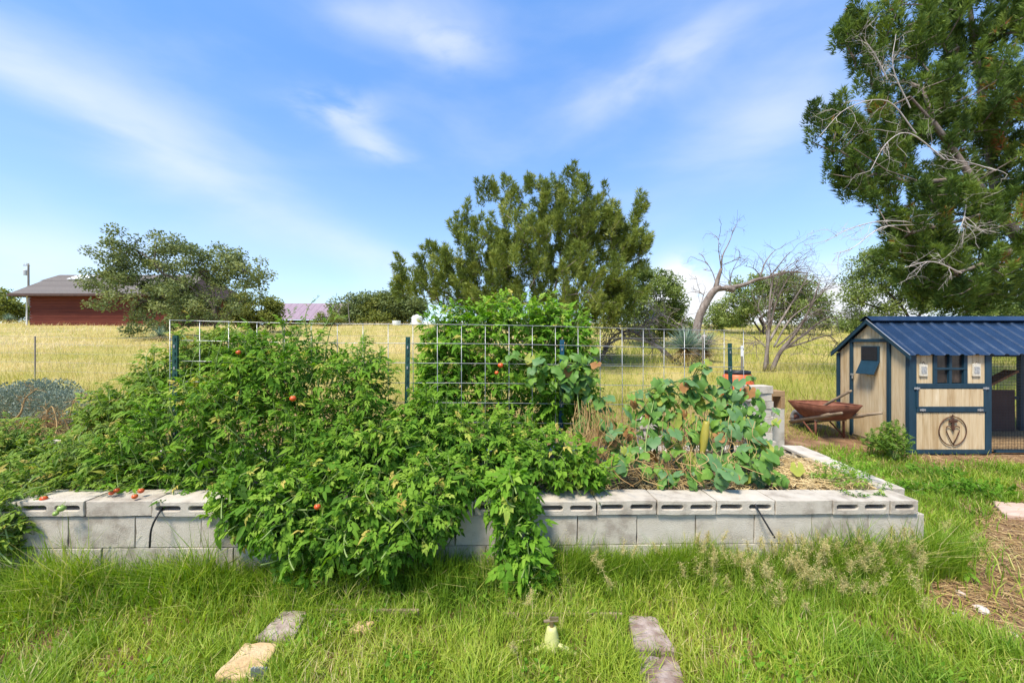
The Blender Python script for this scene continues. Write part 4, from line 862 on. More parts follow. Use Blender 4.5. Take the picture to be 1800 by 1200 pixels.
# second crown mass: mesquite right behind it
tree('mesquite_tree', 'rounded green mesquite tree just right of the big juniper', base_at(1150, 19), [[base_at(1150, 19), base_at(1150, 19) + [0, 0, .8], base_at(1150, 19) + [-.2, 0, 1.6]]],
     Eg([(1145, 525, 52, 52), (1120, 505, 40, 38), (1175, 545, 26, 42), (1150, 570, 52, 30), (1200, 580, 22, 18)], 19), 190, 130, .38, .11, mesq_l, oakbark_m, 'leaf', 'mesquite trees', .4)
# oak on the left
d = 25; b0 = base_at(378, d); tr = [[b0, P(380, 560, d), P(372, 535, d), P(345, 500, d)], [P(372, 535, d), P(330, 500, d), P(285, 480, d - .5), P(265, 455, d - .5), P(240, 440, d)], [P(345, 500, d), P(310, 520, d + .5), P(250, 530, d)], [P(380, 555, d), P(375, 510, d), P(365, 490, d + .4), P(390, 465, d)], [P(365, 495, d), P(350, 478, d), P(405, 470, d), P(440, 480, d)], [P(285, 480, d - .5), P(272, 455, d), P(275, 430, d)]]
tree('oak_tree', 'wide spreading oak tree with open crown in front of the red house', b0, tr,
     Eg([(255, 428, 58, 26), (210, 452, 52, 26), (185, 472, 28, 18), (300, 445, 36, 30, .5), (350, 452, 32, 26), (390, 452, 42, 24, .4), (428, 468, 44, 26), (458, 487, 18, 13), (205, 497, 48, 22), (260, 480, 60, 30, .8), (330, 485, 60, 32, .8), (395, 492, 48, 24, .5), (180, 492, 30, 14), (300, 520, 60, 30, .6), (350, 525, 60, 30, -.4), (255, 530, 60, 20), (182, 537, 30, 10), (240, 560, 36, 16, -.5), (310, 555, 50, 24), (375, 545, 48, 28), (235, 580, 22, 11, -.8), (430, 505, 30, 18)], d, .8),
     310, 105, .50, .155, oak_l, oakbark_m, 'leaf', None, .55, .2, .014, .26, .3, .52, .2)
tree('olive_shrub_tree', 'small olive green bushy tree right of the wide oak', base_at(455, 30), [[base_at(455, 30), base_at(455, 30) + [0, 0, .8]]], Eg([(450, 540, 38, 30), (420, 555, 22, 20), (480, 550, 18, 24), (455, 560, 40, 14)], 30), 90, 120, .5, .17, olive_l, oakbark_m, 'leaf', None, .5)
tree('far_tree', 'small green tree at the far left beside the red house', base_at(8, 44), [[base_at(8, 44), base_at(8, 44) + [0, 0, 1.0]]], Eg([(12, 540, 24, 24), (-15, 530, 30, 28), (24, 548, 14, 16)], 44), 60, 90, .75, .3, olive_l, oakbark_m, 'leaf', 'far trees')
for px_, lst, lab, lf in ((625, [(640, 540, 26, 20), (610, 545, 22, 18), (630, 565, 38, 14), (655, 535, 14, 14)], 'open grey green tree on the crest left of the juniper', oak_l), (675, [(675, 555, 34, 20), (685, 545, 20, 16), (670, 570, 38, 10)], 'dense round olive tree on the crest left of the juniper', olive_l), (705, [(705, 535, 30, 20), (720, 550, 25, 22), (690, 560, 20, 14)], 'greyish open tree on the crest touching the juniper', oak_l)):
    b0 = base_at(px_, 46); tree('far_tree', lab, b0, [[b0, b0 + [0, 0, .9], b0 + [.1, 0, 1.6]]], Eg([(a, b - 5, c * 1.2, e * 1.3) for a, b, c, e in lst], 46), 100, 110, .75, .28, lf, oakbark_m, 'leaf', 'far trees', .6, rmax=.2, r0=.02)
# mesquites on the right
b0 = base_at(1340, 27); tree('mesquite_tree', 'green umbrella shaped mesquite behind the grey dead brush', b0, [[b0, b0 + [.1, 0, .5], P(1335, 560, 27)], [b0, P(1325, 565, 27), P(1300, 555, 27), P(1285, 550, 27)], [P(1335, 560, 27), P(1360, 545, 27), P(1410, 540, 27)]],
     Eg([(1330, 520, 48, 22), (1295, 540, 32, 18), (1385, 515, 50, 22), (1425, 535, 38, 20), (1360, 545, 60, 18), (1410, 560, 48, 22), (1320, 503, 36, 16), (1380, 500, 40, 18), (1300, 560, 30, 14)], 27), 220, 115, .5, .14, mesq_l, oakbark_m, 'leaf', 'mesquite trees', .5, r0=.014)
b0 = base_at(1610, 15.5); tree('mesquite_tree', 'feathery mesquite tree behind the coop under the big juniper', b0, [[b0, P(1605, 570, 15.5), P(1590, 545, 15.5), P(1550, 500, 15.5)], [P(1605, 575, 15.5), P(1640, 520, 15.5), P(1680, 480, 15.5)], [P(1590, 545, 15.5), P(1540, 540, 15.5), P(1510, 530, 15.5)]],
     Eg([(1530, 490, 48, 32), (1505, 520, 30, 26), (1570, 455, 40, 35), (1620, 500, 60, 40), (1560, 530, 70, 24), (1680, 520, 60, 35), (1520, 545, 46, 20), (1650, 450, 50, 40), (1545, 470, 45, 35)], 15.5), 260, 115, .34, .08, mesq_l, oakbark_m, 'leaf', 'mesquite trees', .35)
b0 = base_at(1790, 20); tree('mesquite_tree', 'light green mesquite at the right frame edge above the coop roof', b0, [[b0, b0 + [0, 0, 1.2]]], Eg([(1775, 545, 45, 18), (1820, 540, 50, 25), (1740, 550, 30, 12)], 20), 80, 110, .4, .11, mesq_l, oakbark_m, 'leaf', 'mesquite trees')
for px_, dd, w_, h_, lab in ((1286, 36, 16, 10, 'small round bush on the crest right of the dead tree'), (1492, 30, 22, 12, 'low green bush on the slope behind the coop gable'), (1255, 30, 16, 22, 'leafy shrub directly behind the leaning dead trunk'), (575, 40, 24, 12, 'low bush on the crest before the mauve roofed barn')):
    b0 = base_at(px_, dd); pb = 600 - (b0[2] - CH) / dd * F; tree('field_bush', lab, b0, [[b0, b0 + [0, 0, .25]]], Eg([(px_, pb - h_, w_, h_), (px_ + w_ * .6, pb - h_ * .7, w_ * .6, h_ * .7)], dd), 36, 90, .38, .15, mesq_l if px_ > 900 else olive_l, oakbark_m, 'leaf', 'bushes on the crest')
# the big juniper at the right
d = 9.0; b0 = base_at(1870, d); K = lambda x, y, e=0: P(x, y, d + e)
tr = [[b0, b0 + [-.05, 0, .9], K(1840, 490), K(1800, 430), K(1755, 370)], [K(1755, 370), K(1710, 315, -.3), K(1680, 270, -.3), K(1640, 215, -.4), K(1600, 170, -.5)], [K(1755, 370), K(1740, 290, .3), K(1730, 200, .4), K(1715, 90, .4), K(1700, -20, .4)], [K(1800, 430), K(1830, 300), K(1850, 150), K(1860, -40)], [K(1840, 490), K(1900, 350, .5), K(1960, 200, .6)], [K(1755, 370), K(1680, 390, -.4), K(1600, 410, -.5), K(1560, 395, -.5)], [K(1710, 315, -.3), K(1620, 320, -.5), K(1560, 300, -.6), K(1500, 260, -.6)], [K(1800, 430), K(1740, 460, -.6), K(1680, 480, -.8)]]
bj = tree('big_juniper_tree', 'very tall dark green juniper tree towering over the coop at right', b0, tr,
     Eg([(1530, 45, 45, 45), (1600, 60, 70, 60), (1500, 35, 20, 20), (1530, 120, 35, 35), (1700, 40, 90, 70, .3), (1790, 80, 90, 90), (1580, 170, 50, 45), (1450, 205, 32, 26), (1435, 235, 22, 22), (1490, 250, 45, 40), (1490, 300, 45, 35), (1530, 320, 50, 40), (1600, 270, 60, 45), (1620, 370, 75, 50, -.4), (1700, 170, 80, 60, -.4), (1780, 230, 80, 70, -.3), (1700, 400, 80, 60, -.3), (1780, 360, 70, 60, .4), (1620, 455, 60, 45, -.2), (1700, 480, 75, 50, -.3), (1780, 470, 70, 55), (1600, 420, 50, 40), (1660, 520, 50, 22, -.2), (1860, 200, 60, 80), (1880, 380, 60, 80), (1900, 80, 60, 80), (1700, -50, 100, 40), (1830, -60, 80, 50), (1545, 215, 40, 35), (1650, 190, 60, 55, .3), (1650, 320, 60, 50, .3), (1570, 250, 50, 45, .2), (1740, 280, 60, 60, .4), (1750, 520, 70, 24), (1690, 532, 60, 18), (1625, 505, 45, 25), (1480, 60, 22, 18)], d, .85),
     1000, 135, .27, .135, bigjun_l, bark_m, 'spray', None, .35, .2, .010, .22, .35, .50, .22)
g = G()
for s in [[(1610, 235, -.7), (1560, 178, -.8), (1490, 190, -.9), (1440, 240, -1)], [(1660, 280, -.7), (1600, 235, -.9), (1560, 250, -1), (1530, 300, -1)], [(1640, 395, -.6), (1560, 388, -.8), (1500, 400, -.9), (1450, 425, -1)], [(1610, 395, -.6), (1550, 400, -.8), (1500, 435, -.9), (1466, 446, -1)], [(1750, 300, -.7), (1700, 285, -.9), (1660, 280, -1)], [(1560, 140, -.7), (1540, 100, -.8), (1520, 70, -.9)], [(1690, 480, -.9), (1640, 460, -1), (1590, 470, -1)], [(1700, 345, -.9), (1695, 380, -1), (1685, 410, -1)], [(1600, 190, -.6), (1570, 120, -.8), (1575, 60, -.9)]]:
    p = smooth_path([K(*q) for q in s], 5); g.tube(p, np.linspace(.014, .005, len(p)), 5, var=rng.random(), cap=False)
    for k in range(8): i = rng.integers(2, len(p)); twigs(g, p[i], norm(p[i] - p[i - 2]) + rng.normal(size=3) * .7, rng.uniform(.25, .7), .005, 2, .25)
part('dead_branches', g, paledead_m, bj, True)
# dead snag
d = 15.0; K = lambda x, y, e=0: P(x, y, d + e); b0 = np.array([*P(1222, 640, d)[:2], 0]); b0[2] = gz(b0[0], b0[1]); r = thing('dead_tree', 'bare grey dead tree bending right behind the yuccas', 'tree', b0)
g = G()
for s, ra, rb in (([b0, K(1222, 600), K(1228, 562), K(1238, 538), K(1256, 510), K(1275, 506), K(1290, 510)], .17, .11), ([K(1256, 513), K(1262, 490), K(1268, 472)], .10, .055), ([K(1262, 508), K(1285, 505), K(1310, 500), K(1328, 492), K(1352, 487), K(1372, 480), K(1395, 478), K(1420, 480)], .10, .02), ([K(1268, 474), K(1270, 450), K(1282, 425), K(1290, 402)], .035, .008), ([K(1268, 474), K(1264, 445), K(1263, 422)], .022, .008), ([K(1259, 500), K(1253, 480), K(1243, 462)], .022, .01), ([K(1283, 503), K(1286, 480), K(1298, 455)], .022, .008), ([K(1272, 465), K(1290, 458), K(1303, 452)], .018, .006), ([K(1230, 540), K(1236, 520), K(1230, 513)], .018, .008), ([K(1335, 490), K(1345, 462), K(1360, 442), K(1372, 436)], .03, .006), ([K(1352, 487), K(1368, 468), K(1382, 450), K(1394, 440)], .028, .006), ([K(1340, 489), K(1325, 472), K(1308, 467)], .024, .006), ([K(1372, 480), K(1395, 462), K(1415, 455)], .02, .005), ([K(1395, 478), K(1418, 472), K(1440, 486)], .016, .004)):
    p = smooth_path(s, 4); g.tube(p, np.linspace(ra, rb, len(p)), 7, var=rng.random())
    if ra < .05:
        for k in range(4): i = rng.integers(1, len(p)); twigs(g, p[i], norm(p[i] - p[i - 1]) + rng.normal(size=3) * .6, rng.uniform(.3, .8), rb * 1.1 + .003, 2, .25)
part('trunk', g, dead_m, r, True)
# fallen grey limbs under the juniper
b0 = np.array([*P(1170, 620, 13.6)[:2], 0]); b0[2] = gz(b0[0], b0[1]); r = thing('fallen_dead_tree', 'fallen dead tree with tangled grey twigs under the juniper', 'tree', b0); g = G(); d = 13.6; K = lambda x, y, e=0: P(x, y, d + e)
for s, ra in (([K(1185, 634), K(1160, 612), K(1130, 598), K(1090, 595), K(1060, 612)], .085), ([K(1140, 600), K(1110, 582), K(1080, 590), K(1055, 625)], .06), ([K(1150, 605), K(1140, 575), K(1160, 552), K(1172, 560)], .04), ([K(1100, 590), K(1075, 570), K(1055, 560)], .04), ([K(1240, 590), K(1225, 605), K(1200, 625)], .09), ([K(1070, 605), K(1058, 630), K(1050, 655)], .05), ([K(1120, 590), K(1135, 566), K(1150, 560), K(1190, 575)], .03)):
    p = smooth_path(s, 5); g.tube(p, np.linspace(ra, ra * .4, len(p)), 6, var=rng.random())
    for k in range(15): i = rng.integers(1, len(p)); twigs(g, p[i], rng.normal(size=3) + [0, -.2, .30], rng.uniform(.4, 1.0), .016, 2, .32)
part('limbs', g, dead_m, r, True)
# bleached dead brush
b0 = np.array([*P(1350, 650, 12.1)[:2], 0]); b0[2] = gz(b0[0], b0[1]); r = thing('dead_brush', 'bleached grey dead bush with many bare branches left of the coop', 'shrub', b0); g = G(); K = lambda x, y, e=0: P(x, y, 12.1 + e)
for s, ra in (([b0 + [-.1, 0, 0], K(1350, 600), K(1352, 560), K(1354, 520), K(1360, 480)], .06), ([b0 + [.1, 0, 0], K(1372, 618), K(1395, 590), K(1420, 550), K(1440, 500)], .07), ([b0, K(1348, 590), K(1340, 560), K(1328, 532)], .035), ([K(1352, 600), K(1375, 560), K(1400, 520), K(1418, 490)], .04), ([K(1372, 618), K(1410, 590), K(1450, 560), K(1475, 558)], .04), ([K(1380, 612), K(1420, 600), K(1455, 590), K(1475, 605)], .03), ([K(1353, 580), K(1365, 530), K(1385, 490), K(1400, 470)], .03), ([K(1360, 610), K(1390, 560), K(1430, 530), K(1455, 505)], .03), ([K(1365, 610), K(1405, 575), K(1440, 545), K(1500, 558)], .025), ([K(1345, 610), K(1335, 600), K(1325, 602)], .02), ([K(1350, 560), K(1362, 510), K(1375, 470)], .025)):
    p = smooth_path(s, 5); g.tube(p, np.linspace(ra, ra * .25, len(p)), 6, var=rng.random())
    for k in range(11): i = rng.integers(3, len(p)); twigs(g, p[i], norm(p[i] - p[i - 2]) + rng.normal(size=3) * .6 + [.1, 0, .05], rng.uniform(.4, 1.0), .010, 2, .18)
part('branches', g, dead_m, r, True)

# yuccas
def yucca(label, px, py, d, rad, n, seed):
    c = P(px, py, d); b = np.array([c[0], c[1], float(gz(c[0], c[1]))]); r = thing('yucca', label, 'yucca', b, 'yuccas')
    def rosette(n, lo, hi, L, w, mat, nm):
        g = G(); a = rng.uniform(0, 2 * np.pi, n); e = np.arcsin(rng.uniform(lo, hi, n)); dv = np.stack([np.cos(e) * np.cos(a), np.cos(e) * np.sin(a), np.sin(e)], -1); Lr = L * rng.uniform(.8, 1.1, n)
        tv = np.array([[0, .5, 0], [0, -.5, 0], [.55, .42, .03], [.55, -.42, .03], [1, 0, 0]]); tf = np.array([[0, 1, 3], [0, 3, 2], [2, 3, 4]]); M = frames(dv, (0, 0, 1), .2) * np.stack([Lr, np.full(n, w), Lr], -1)[:, None, :]
        g.inst((tv, tf), M, np.broadcast_to(c, (n, 3)).copy(), rng.random(n)); part(nm, g, mat, r)
    rosette(n, -.15, 1.0, rad, .030, yucca_l, 'blades'); rosette(n // 3, -.95, -.2, rad * .75, .034, yuccadry_l, 'dry_skirt')
    g = G(); g.tube([b, b + (c - b) * .5, c], [.10, .09, .07], 8); part('trunk', g, drystem_m, r, True)
yucca('nearer yucca with dry straw skirt right of the fallen tree', 1205, 612, 13.0, .84, 380, 1); yucca('farther dark yucca just right of the skirted one', 1238, 612, 14.0, .74, 320, 2)
b0 = base_at(285, 27); 
for px_, dd, lab in ((282, 24, 'small blue green yucca below the oak crown'), (15, 41, 'blue green yucca at far left before the house')): 
    p = base_at(px_, dd); q = p + [0, 0, .35]; yucca(lab, 900 + q[0] / dd * F, 600 - (q[2] - CH) / dd * F, dd, .75, 160, 3)

# ------------------------------------------------------------------ red house, barn, pole
d = 38.0; zb = float(gz(-40, d)) - .3; hx0, hx1 = (52 - 900) / F * d, (318 - 900) / F * d; hz = P(100, 519, d)[2]; base_z = zb
house = thing('red_house', 'low dark red house with grey shingle roof at left', 'house', (hx0, d, base_z)); D2 = 9.0
nb = 12; bh = (hz - base_z) / nb
for i in range(nb):
    g = G(); g.box(((hx0 + hx1) / 2, d + .012 * (i % 2) + .10, base_z + (i + .5) * bh), (hx1 - hx0, .2, bh - .012), var=rng.random()); part('siding_board', g, redwall_m, house)
g = G(); g.box(((hx0 + hx1) / 2, d + .3 + D2 / 2, (base_z + hz) / 2), (hx1 - hx0 - .012, D2 - .2, hz - base_z)); part('wall', g, redwall_m, house)
g = G(); g.tube([(hx0 - .12, d - .12, base_z), (hx0 - .12, d - .12, hz + .1)], .06, 8); part('downpipe', g, white_m, house)
# hip roof rising to a short gablet
ez = hz + .02; ey0, ey1 = d - .9, d + D2 + .9; ex0, ex1 = hx0 - 1.0, hx1 + 1.0; ym = (ey0 + ey1) / 2; r2 = P(110, 483, ym)[2]; zh = P(108, 496, ym - 1)[2]; gx = P(110, 490, ym)[0]
th_ = (zh - ez) / (r2 - ez); corn = np.array([[ex0, ey0, ez], [ex1, ey0, ez], [ex1, ey1, ez], [ex0, ey1, ez]])
def course(p, n, tone):
    g = G(); v = []
    for k in range(n + 1): u = k / n; v += [p[0] + (p[1] - p[0]) * u, p[3] + (p[2] - p[3]) * u]
    g.add(v, quads=[[2 * k, 2 * k + 2, 2 * k + 3, 2 * k + 1] for k in range(n)], var=tone); part('shingle_course', g, shingle_m, house)
def front_pt(t, right):
    x = ex1 - (ex1 - gx) * 0.12 * t if right else (ex0 + (gx - ex0) * t / th_ if t < th_ else gx - .3); return np.array([x, ey0 + (ym - ey0) * t, ez + (r2 - ez) * t])
nc = 18; ts = sorted(list(np.linspace(0, 1, nc + 1)) + [th_, th_ + .001])
for i in range(len(ts) - 1):
    if ts[i + 1] - ts[i] < .002: continue
    a_, b_ = ts[i], min(1, ts[i + 1] + .012); p = np.array([front_pt(a_, 0), front_pt(a_, 1), front_pt(b_, 1), front_pt(b_, 0) if (b_ < th_ or a_ >= th_) else front_pt(th_ - .0001, 0)]); p[:2, 2] += .015; course(p, 1, rng.uniform(.3, .7))
g = G(); g.add([front_pt(0, 0), front_pt(0, 1), front_pt(1, 1), front_pt(1, 0) + [.35, 0, 0], front_pt(th_ - .0001, 0) + [.1, 0, 0]] - np.array([0, 0, .05]), tris=[[0, 1, 4], [1, 2, 4], [2, 3, 4]]); part('roof_deck', g, fascia_m, house)
hf = front_pt(th_ - .0001, 0); hb = hf.copy(); hb[1] = 2 * ym - hf[1]
for i in range(8):
    a_, b_ = i / 8, (i + 1) / 8 + .004; p = np.array([corn[3] + (hb - corn[3]) * a_, corn[0] + (hf - corn[0]) * a_, corn[0] + (hf - corn[0]) * b_, corn[3] + (hb - corn[3]) * b_]); p[:2, 2] += .015; course(p, 1, rng.uniform(.3, .7))
g = G(); rr_, rl_ = front_pt(1, 1), front_pt(1, 0); g.add([corn[2], corn[3], hb, rl_ + [.3, 0, 0], rr_], tris=[[0, 1, 2], [0, 2, 3], [0, 3, 4]]); g.add([corn[1], corn[2], rr_], tris=[[0, 1, 2]]); g.add(corn - [0, 0, .10], quads=[[0, 3, 2, 1]]); part('roof_back', g, fascia_m, house)
g = G(); g.add([(gx, ym, r2 - .05), (gx, hf[1], zh), (gx, hb[1], zh)], tris=[[0, 1, 2]]); part('gablet_wall', g, fascia_m, house)
g = G(); q = [front_pt(t, 0) for t in (.70, .70, .92, .92)]
for k, dx in enumerate((2.6, 4.7, 4.5, 2.5)): q[k] = q[k] + [dx, 0, .05]
g.prism(q, (0, -.03, .08)); part('skylight', g, white_m, house)
g = G(); g.box(((ex0 + ex1) / 2, ey0, ez - .06), (ex1 - ex0, .08, .22)); g.box((ex0, (ey0 + ey1) / 2, ez - .06), (.08, ey1 - ey0, .22)); part('fascia', g, fascia_m, house)
d = 52; r = thing('barn', 'long low barn with mauve metal roof between oak and juniper', 'barn', base_at(540, d)); zb = float(gz(0, d)); x0, x1 = (470 - 900) / F * d, (608 - 900) / F * d; ze, zr = P(0, 561, d - 1)[2], P(0, 533, d + 4)[2]
n = 12
for i in range(n):
    g = G(); xa, xb = x0 + (x1 - x0) * i / n, x0 + (x1 - x0) * (i + 1) / n - .03; g.prism([(xa, d - 1, ze), (xb, d - 1, ze), (xb - .6, d + 4, zr), (xa - .6, d + 4, zr)], (0, 0, -.06)); part('roof_panel', g, mauve_m, r)
g = G(); g.box(((x0 + x1) / 2, d + 4, (zb + ze) / 2), (x1 - x0 - 1, 7, ze - zb - .1)); part('wall', g, fascia_m, r)
for k in range(5): g = G(); xx = x0 + .6 + (x1 - x0 - 1.2) * k / 4; g.box((xx, d - .6, (zb + ze) / 2), (.16, .16, ze - zb - .1)); part('post', g, oldwood_m, r)
d = 60; b = base_at(50, d); r = thing('utility_pole', 'thin utility pole with transformer behind the red house', 'utility pole', b); tz = P(50, 463, d)[2]; g = G(); g.tube([b, (b[0], b[1], tz)], [.16, .11], 8); part('pole', g, pole_m, r)
g = G(); g.lathe((b[0] - .45, b[1], P(0, 484, d)[2]), [(.0005, 0), (.28, .02), (.28, .75), (.2, .85), (.0005, .87)], 12); part('transformer', g, surf('grey_can', [(0, (.4, .42, .44)), (1, (.5, .52, .54))], 5, rough=.5, bump=0), r)
g = G(); g.box((b[0] - .3, b[1], tz - .3), (1.0, .1, .1)); part('crossarm', g, pole_m, r)
for dx in (-.7, -.35, .1): g = G(); g.tube([(b[0] + dx, b[1], tz - .25), (b[0] + dx, b[1], tz + .08)], .05, 6); part('insulator', g, white_m, r)
b = base_at(615, 43); g = G(); g.tube([b, b + [-.12, 0, 1.2], b + [-.22, 0, 2.5]], [.05, .045, .035], 6); o = part('leaning_pole', g, pole_m, base=b); tag(o, 'thin pale leaning pole before the trees on the crest', 'pole')
b = base_at(733, 41); r = thing('water_tank', 'white water tank on the crest beside the juniper', 'tank', b); g = G(); g.lathe(b, [(.55, 0), (.55, .8), (.4, .98), (.15, 1.04), (.0005, 1.05)], 24); part('tank', g, white_m, r); g = G(); g.lathe(b, [(.13, 1.03), (.13, 1.10), (.0005, 1.11)], 12); part('hatch', g, white_m, r)
b = base_at(697, 40); r = thing('water_trough', 'small pale trough in the dry field left of the tank', 'trough', b); g = G(); g.lathe(b, [(.38, 0), (.42, .45), (.40, .47), (.36, .2), (.0005, .18)], 18); part('tub', g, white_m, r); g = G(); g.lathe(b, [(.37, .38), (.0005, .381)], 18); part('water', g, glass_m, r)

# ------------------------------------------------------------------ thin field fence behind the garden
fr_ = thing('field_fence', 'thin rusty wire field fence crossing the dry grass behind the garden', 'wire fence', (-11, 10.5, float(gz(-11, 10.5))))
fy = lambda x: 10.6 - .02 * x
for k, h in enumerate((.25, .5, .75, 1.0, 1.2)):
    g = G(); xs = np.linspace(-22, 16, 90); g.tube([(x, fy(x), float(gz(x, fy(x))) + h + .015 * math.sin(x * 1.3)) for x in xs], .0035, 4, cap=False); part('wire', g, thinwire_m, fr_)
for x in np.arange(-19.3, 16, 6.1):
    g = G(); z = float(gz(x, fy(x))); g.box((x, fy(x), z + .60), (.026, .026, 1.25)); o = part('post', g, pole_m, fr_, bevel=.004)
b = P(1304, 625, 8.0); z = float(gz(b[0], b[1])); r = thing('marker_post', 'thin grey post with white top behind the orange barrel', 'fence post', (b[0], b[1], z)); g = G(); g.box((b[0], b[1], (z + 1.25) / 2), (.03, .02, 1.25 - z)); part('post', g, pole_m, r); g = G(); g.box((b[0], b[1], 1.36), (.034, .024, .22)); part('white_top', g, white_m, r)

# ------------------------------------------------------------------ shrubs and weeds
def shrub(name, label, cat, ells, n, tmpl, size, mat, base, group=None, stemmat=stem_m, up=.5, nst=14, tone=.5):
    r = thing(name, label, cat, base, group); g = G(); w = np.array([e[1][0] * e[1][2] for e in ells]); w /= w.sum(); pos, ax = [], []
    for i in range(n):
        e = ells[rng.choice(len(ells), p=w)]; q = norm(rng.normal(size=3)); u = rng.random() ** .45; p = e[0] + e[1] * q * u
        if p[2] < base[2] + .01: p[2] = base[2] + rng.uniform(.01, .08)
        pos.append(p); ax.append(q * .7 + [0, 0, up] + rng.normal(size=3) * .4)
    pos, ax = np.array(pos), np.array(ax); M = frames(ax, (0, -.2, 1), .7) * (size * rng.uniform(.6, 1.3, n))[:, None, None]
    v = np.clip(tone + rng.normal(size=n) * .2, 0, 1); (pick([tmpl], g, M, pos, v)); part('foliage', g, mat, r, kind='stuff'); g = G()
    for k in range(nst):
        e = ells[rng.choice(len(ells), p=w)]; q = e[0] + e[1] * rng.uniform(-.7, .7, 3); b = np.array(base) + [rng.normal() * .06, rng.normal() * .05, -.01]; g.tube(smooth_path([b, (b + q) / 2 + rng.normal(size=3) * .04, q], 4), np.linspace(.007, .003, 9), 5)
    part('stems', g, stemmat, r, True); return r
b = base_at(70, 6.4); shrub('sage_shrub', 'rounded blue grey sage shrub at the left before the dry field', 'shrub', [E(40, 705, 62, 34, 6.4, .6), E(105, 715, 55, 30, 6.3, .5), E(-15, 715, 50, 34, 6.5, .5), E(75, 690, 45, 24, 6.6, .5)], 16000, KITE, .036, sage_l, b, None, drystem_m, .6, 40)
b = base_at(1565, 5.15); b = np.array([(1565 - 900) / F * 5.15, 5.15, .02]); shrub('weed_bush', 'green leafy weed clump growing against the coop corner', 'weed', [E(1562, 775, 30, 22, 5.15, .18), E(1545, 783, 20, 14, 5.2, .15), E(1580, 785, 16, 16, 5.1, .12), E(1568, 755, 16, 12, 5.2, .1)], 620, TL[0], .055, sprawl_l, b, 'weed clumps', up=1.2, tone=.35)
b = np.array([2.42, 3.05, .40]); shrub('parsley_plant', 'feathery green herb spilling over the right corner of the bed', 'herb', [E(1480, 838, 36, 22, 3.0, .16), E(1515, 835, 36, 20, 2.98, .14), E(1450, 830, 20, 22, 3.05, .12), E(1500, 812, 30, 14, 3.1, .12)], 260, TL[1], .05, tomato_c, b, None, up=.6, tone=.6)
g = G(); r = thing('creeping_stem', 'thin leafy stem trailing over the right cap blocks', 'weed', P(1490, 868, 2.72))
p = smooth_path([P(1478, 850, 2.86), P(1490, 866, 2.76), P(1515, 873, 2.74), P(1540, 866, 2.78), P(1560, 845, 2.88)], 6); g.tube(p, .0025, 5); part('stem', g, stem_m, r); g = G(); k = rng.integers(0, len(p), 26); pick([TL[2]], g, frames(rng.normal(size=(26, 3)) + [0, -.3, .3], (0, 0, 1), .4) * .045, p[k], rng.random(26)); part('leaves', g, tomato_l, r, kind='stuff')
for px_, py_, lab, s in ((1690, 868, 'flat leafy weed patch in front of the coop dirt', 0.7), (1735, 872, 'broad leaved weed patch nearer the right frame edge', .9), (1640, 840, 'leafy weed patch between bed corner and coop', 1.1), (1610, 870, 'weed patch just outside the bed corner', .8)):
    p = ground_hit(px_, py_); shrub('weed_patch', lab, 'weed', [(p + [0, 0, .05], np.array([.28 * s, .16 * s, .08 * s]))], 110, TLW[3], .055, tomato_c, p, 'low weed patches', up=.9, nst=8, tone=.3)
p = ground_hit(1655, 1000) ; g = G(); lf = thing('lobed_weed', 'single lobed bright leaf weed beside the straw path', 'weed', p); pick([TLW[4]], g, frames(np.array([[.9, -.2, .25], [-.6, -.3, .3], [.1, -.8, .35], [.4, .5, .4]]), (0, 0, 1), .1) * .16, np.repeat(p[None] + [0, 0, .04], 4, 0), np.array([.7, .6, .65, .5])); part('leaves', g, tomato_c, lf)
for k, (s, lab) in enumerate([([P(95, 775, 3.6), P(100, 745, 3.7), P(92, 715, 3.75), P(82, 725, 3.8)], 'curved dry tan stalk before the sage shrub, left one'), ([P(12, 745, 4.0), P(35, 728, 4.0), P(45, 700, 4.05), P(66, 682, 4.1)], 'thick brown bent stalk in front of the sage shrub'), ([P(122, 735, 4.0), P(130, 705, 4.0), P(143, 690, 4.0)], 'thin straw stalk right of the sage shrub')]):
    g = G(); p = smooth_path(s, 6); g.tube(p, np.linspace(.012 if k == 1 else .006, .004, len(p)), 6)
    for j in range(14): i = rng.integers(len(p) // 2, len(p)); twigs(g, p[i], rng.normal(size=3) + [0, 0, -.5 if k != 1 else .2], .09, .003, 1, .3)
    o = part('dry_stalk', g, drystem_m, None, True, base=s[0]); tag(o, lab, 'stalk', 'dry stalks')
p = P(85, 740, 3.9); g = G()
for j in range(120): twigs(g, p + rng.normal(size=3) * [.05, .05, .04], rng.normal(size=3) * .5 + [0, 0, -.9], rng.uniform(.1, .3), .003, 0, .15)
o = part('dry_weed', g, drystem_m, None, base=p); tag(o, 'drooping orange brown dried weed before the sage shrub', 'weed')

# ------------------------------------------------------------------ grass and straw
def blades(g, base, h, w, lean, dirx, var, seg=3):
    n = len(base); t = np.linspace(0, 1, seg + 1); d = np.stack([np.cos(dirx), np.sin(dirx), np.zeros(n)], -1); fa = dirx + np.pi / 2 + rng.normal(size=n) * .6; s = np.stack([np.cos(fa), np.sin(fa), np.zeros(n)], -1); V = []
    for i, tt in enumerate(t):
        c = base + d * (lean * h * tt ** 1.8)[:, None]; c[:, 2] += h * (tt - .32 * np.minimum(lean, 1.5) * tt ** 2.2)
        if i < seg: ww = (w * (1 - .55 * tt) / 2)[:, None]; V += [c - s * ww, c + s * ww]
        else: V.append(c)
    V = np.stack(V, 1); k = V.shape[1]; f = []
    for i in range(seg - 1): a = 2 * i; f += [[a, a + 1, a + 3], [a, a + 3, a + 2]]
    a = 2 * (seg - 1); f.append([a, a + 1, a + 2]); f = np.array(f)[None] + (np.arange(n) * k)[:, None, None]
    g.add(V.reshape(-1, 3), tris=f.reshape(-1, 3), var=np.repeat(np.clip(var, 0, 1), k))
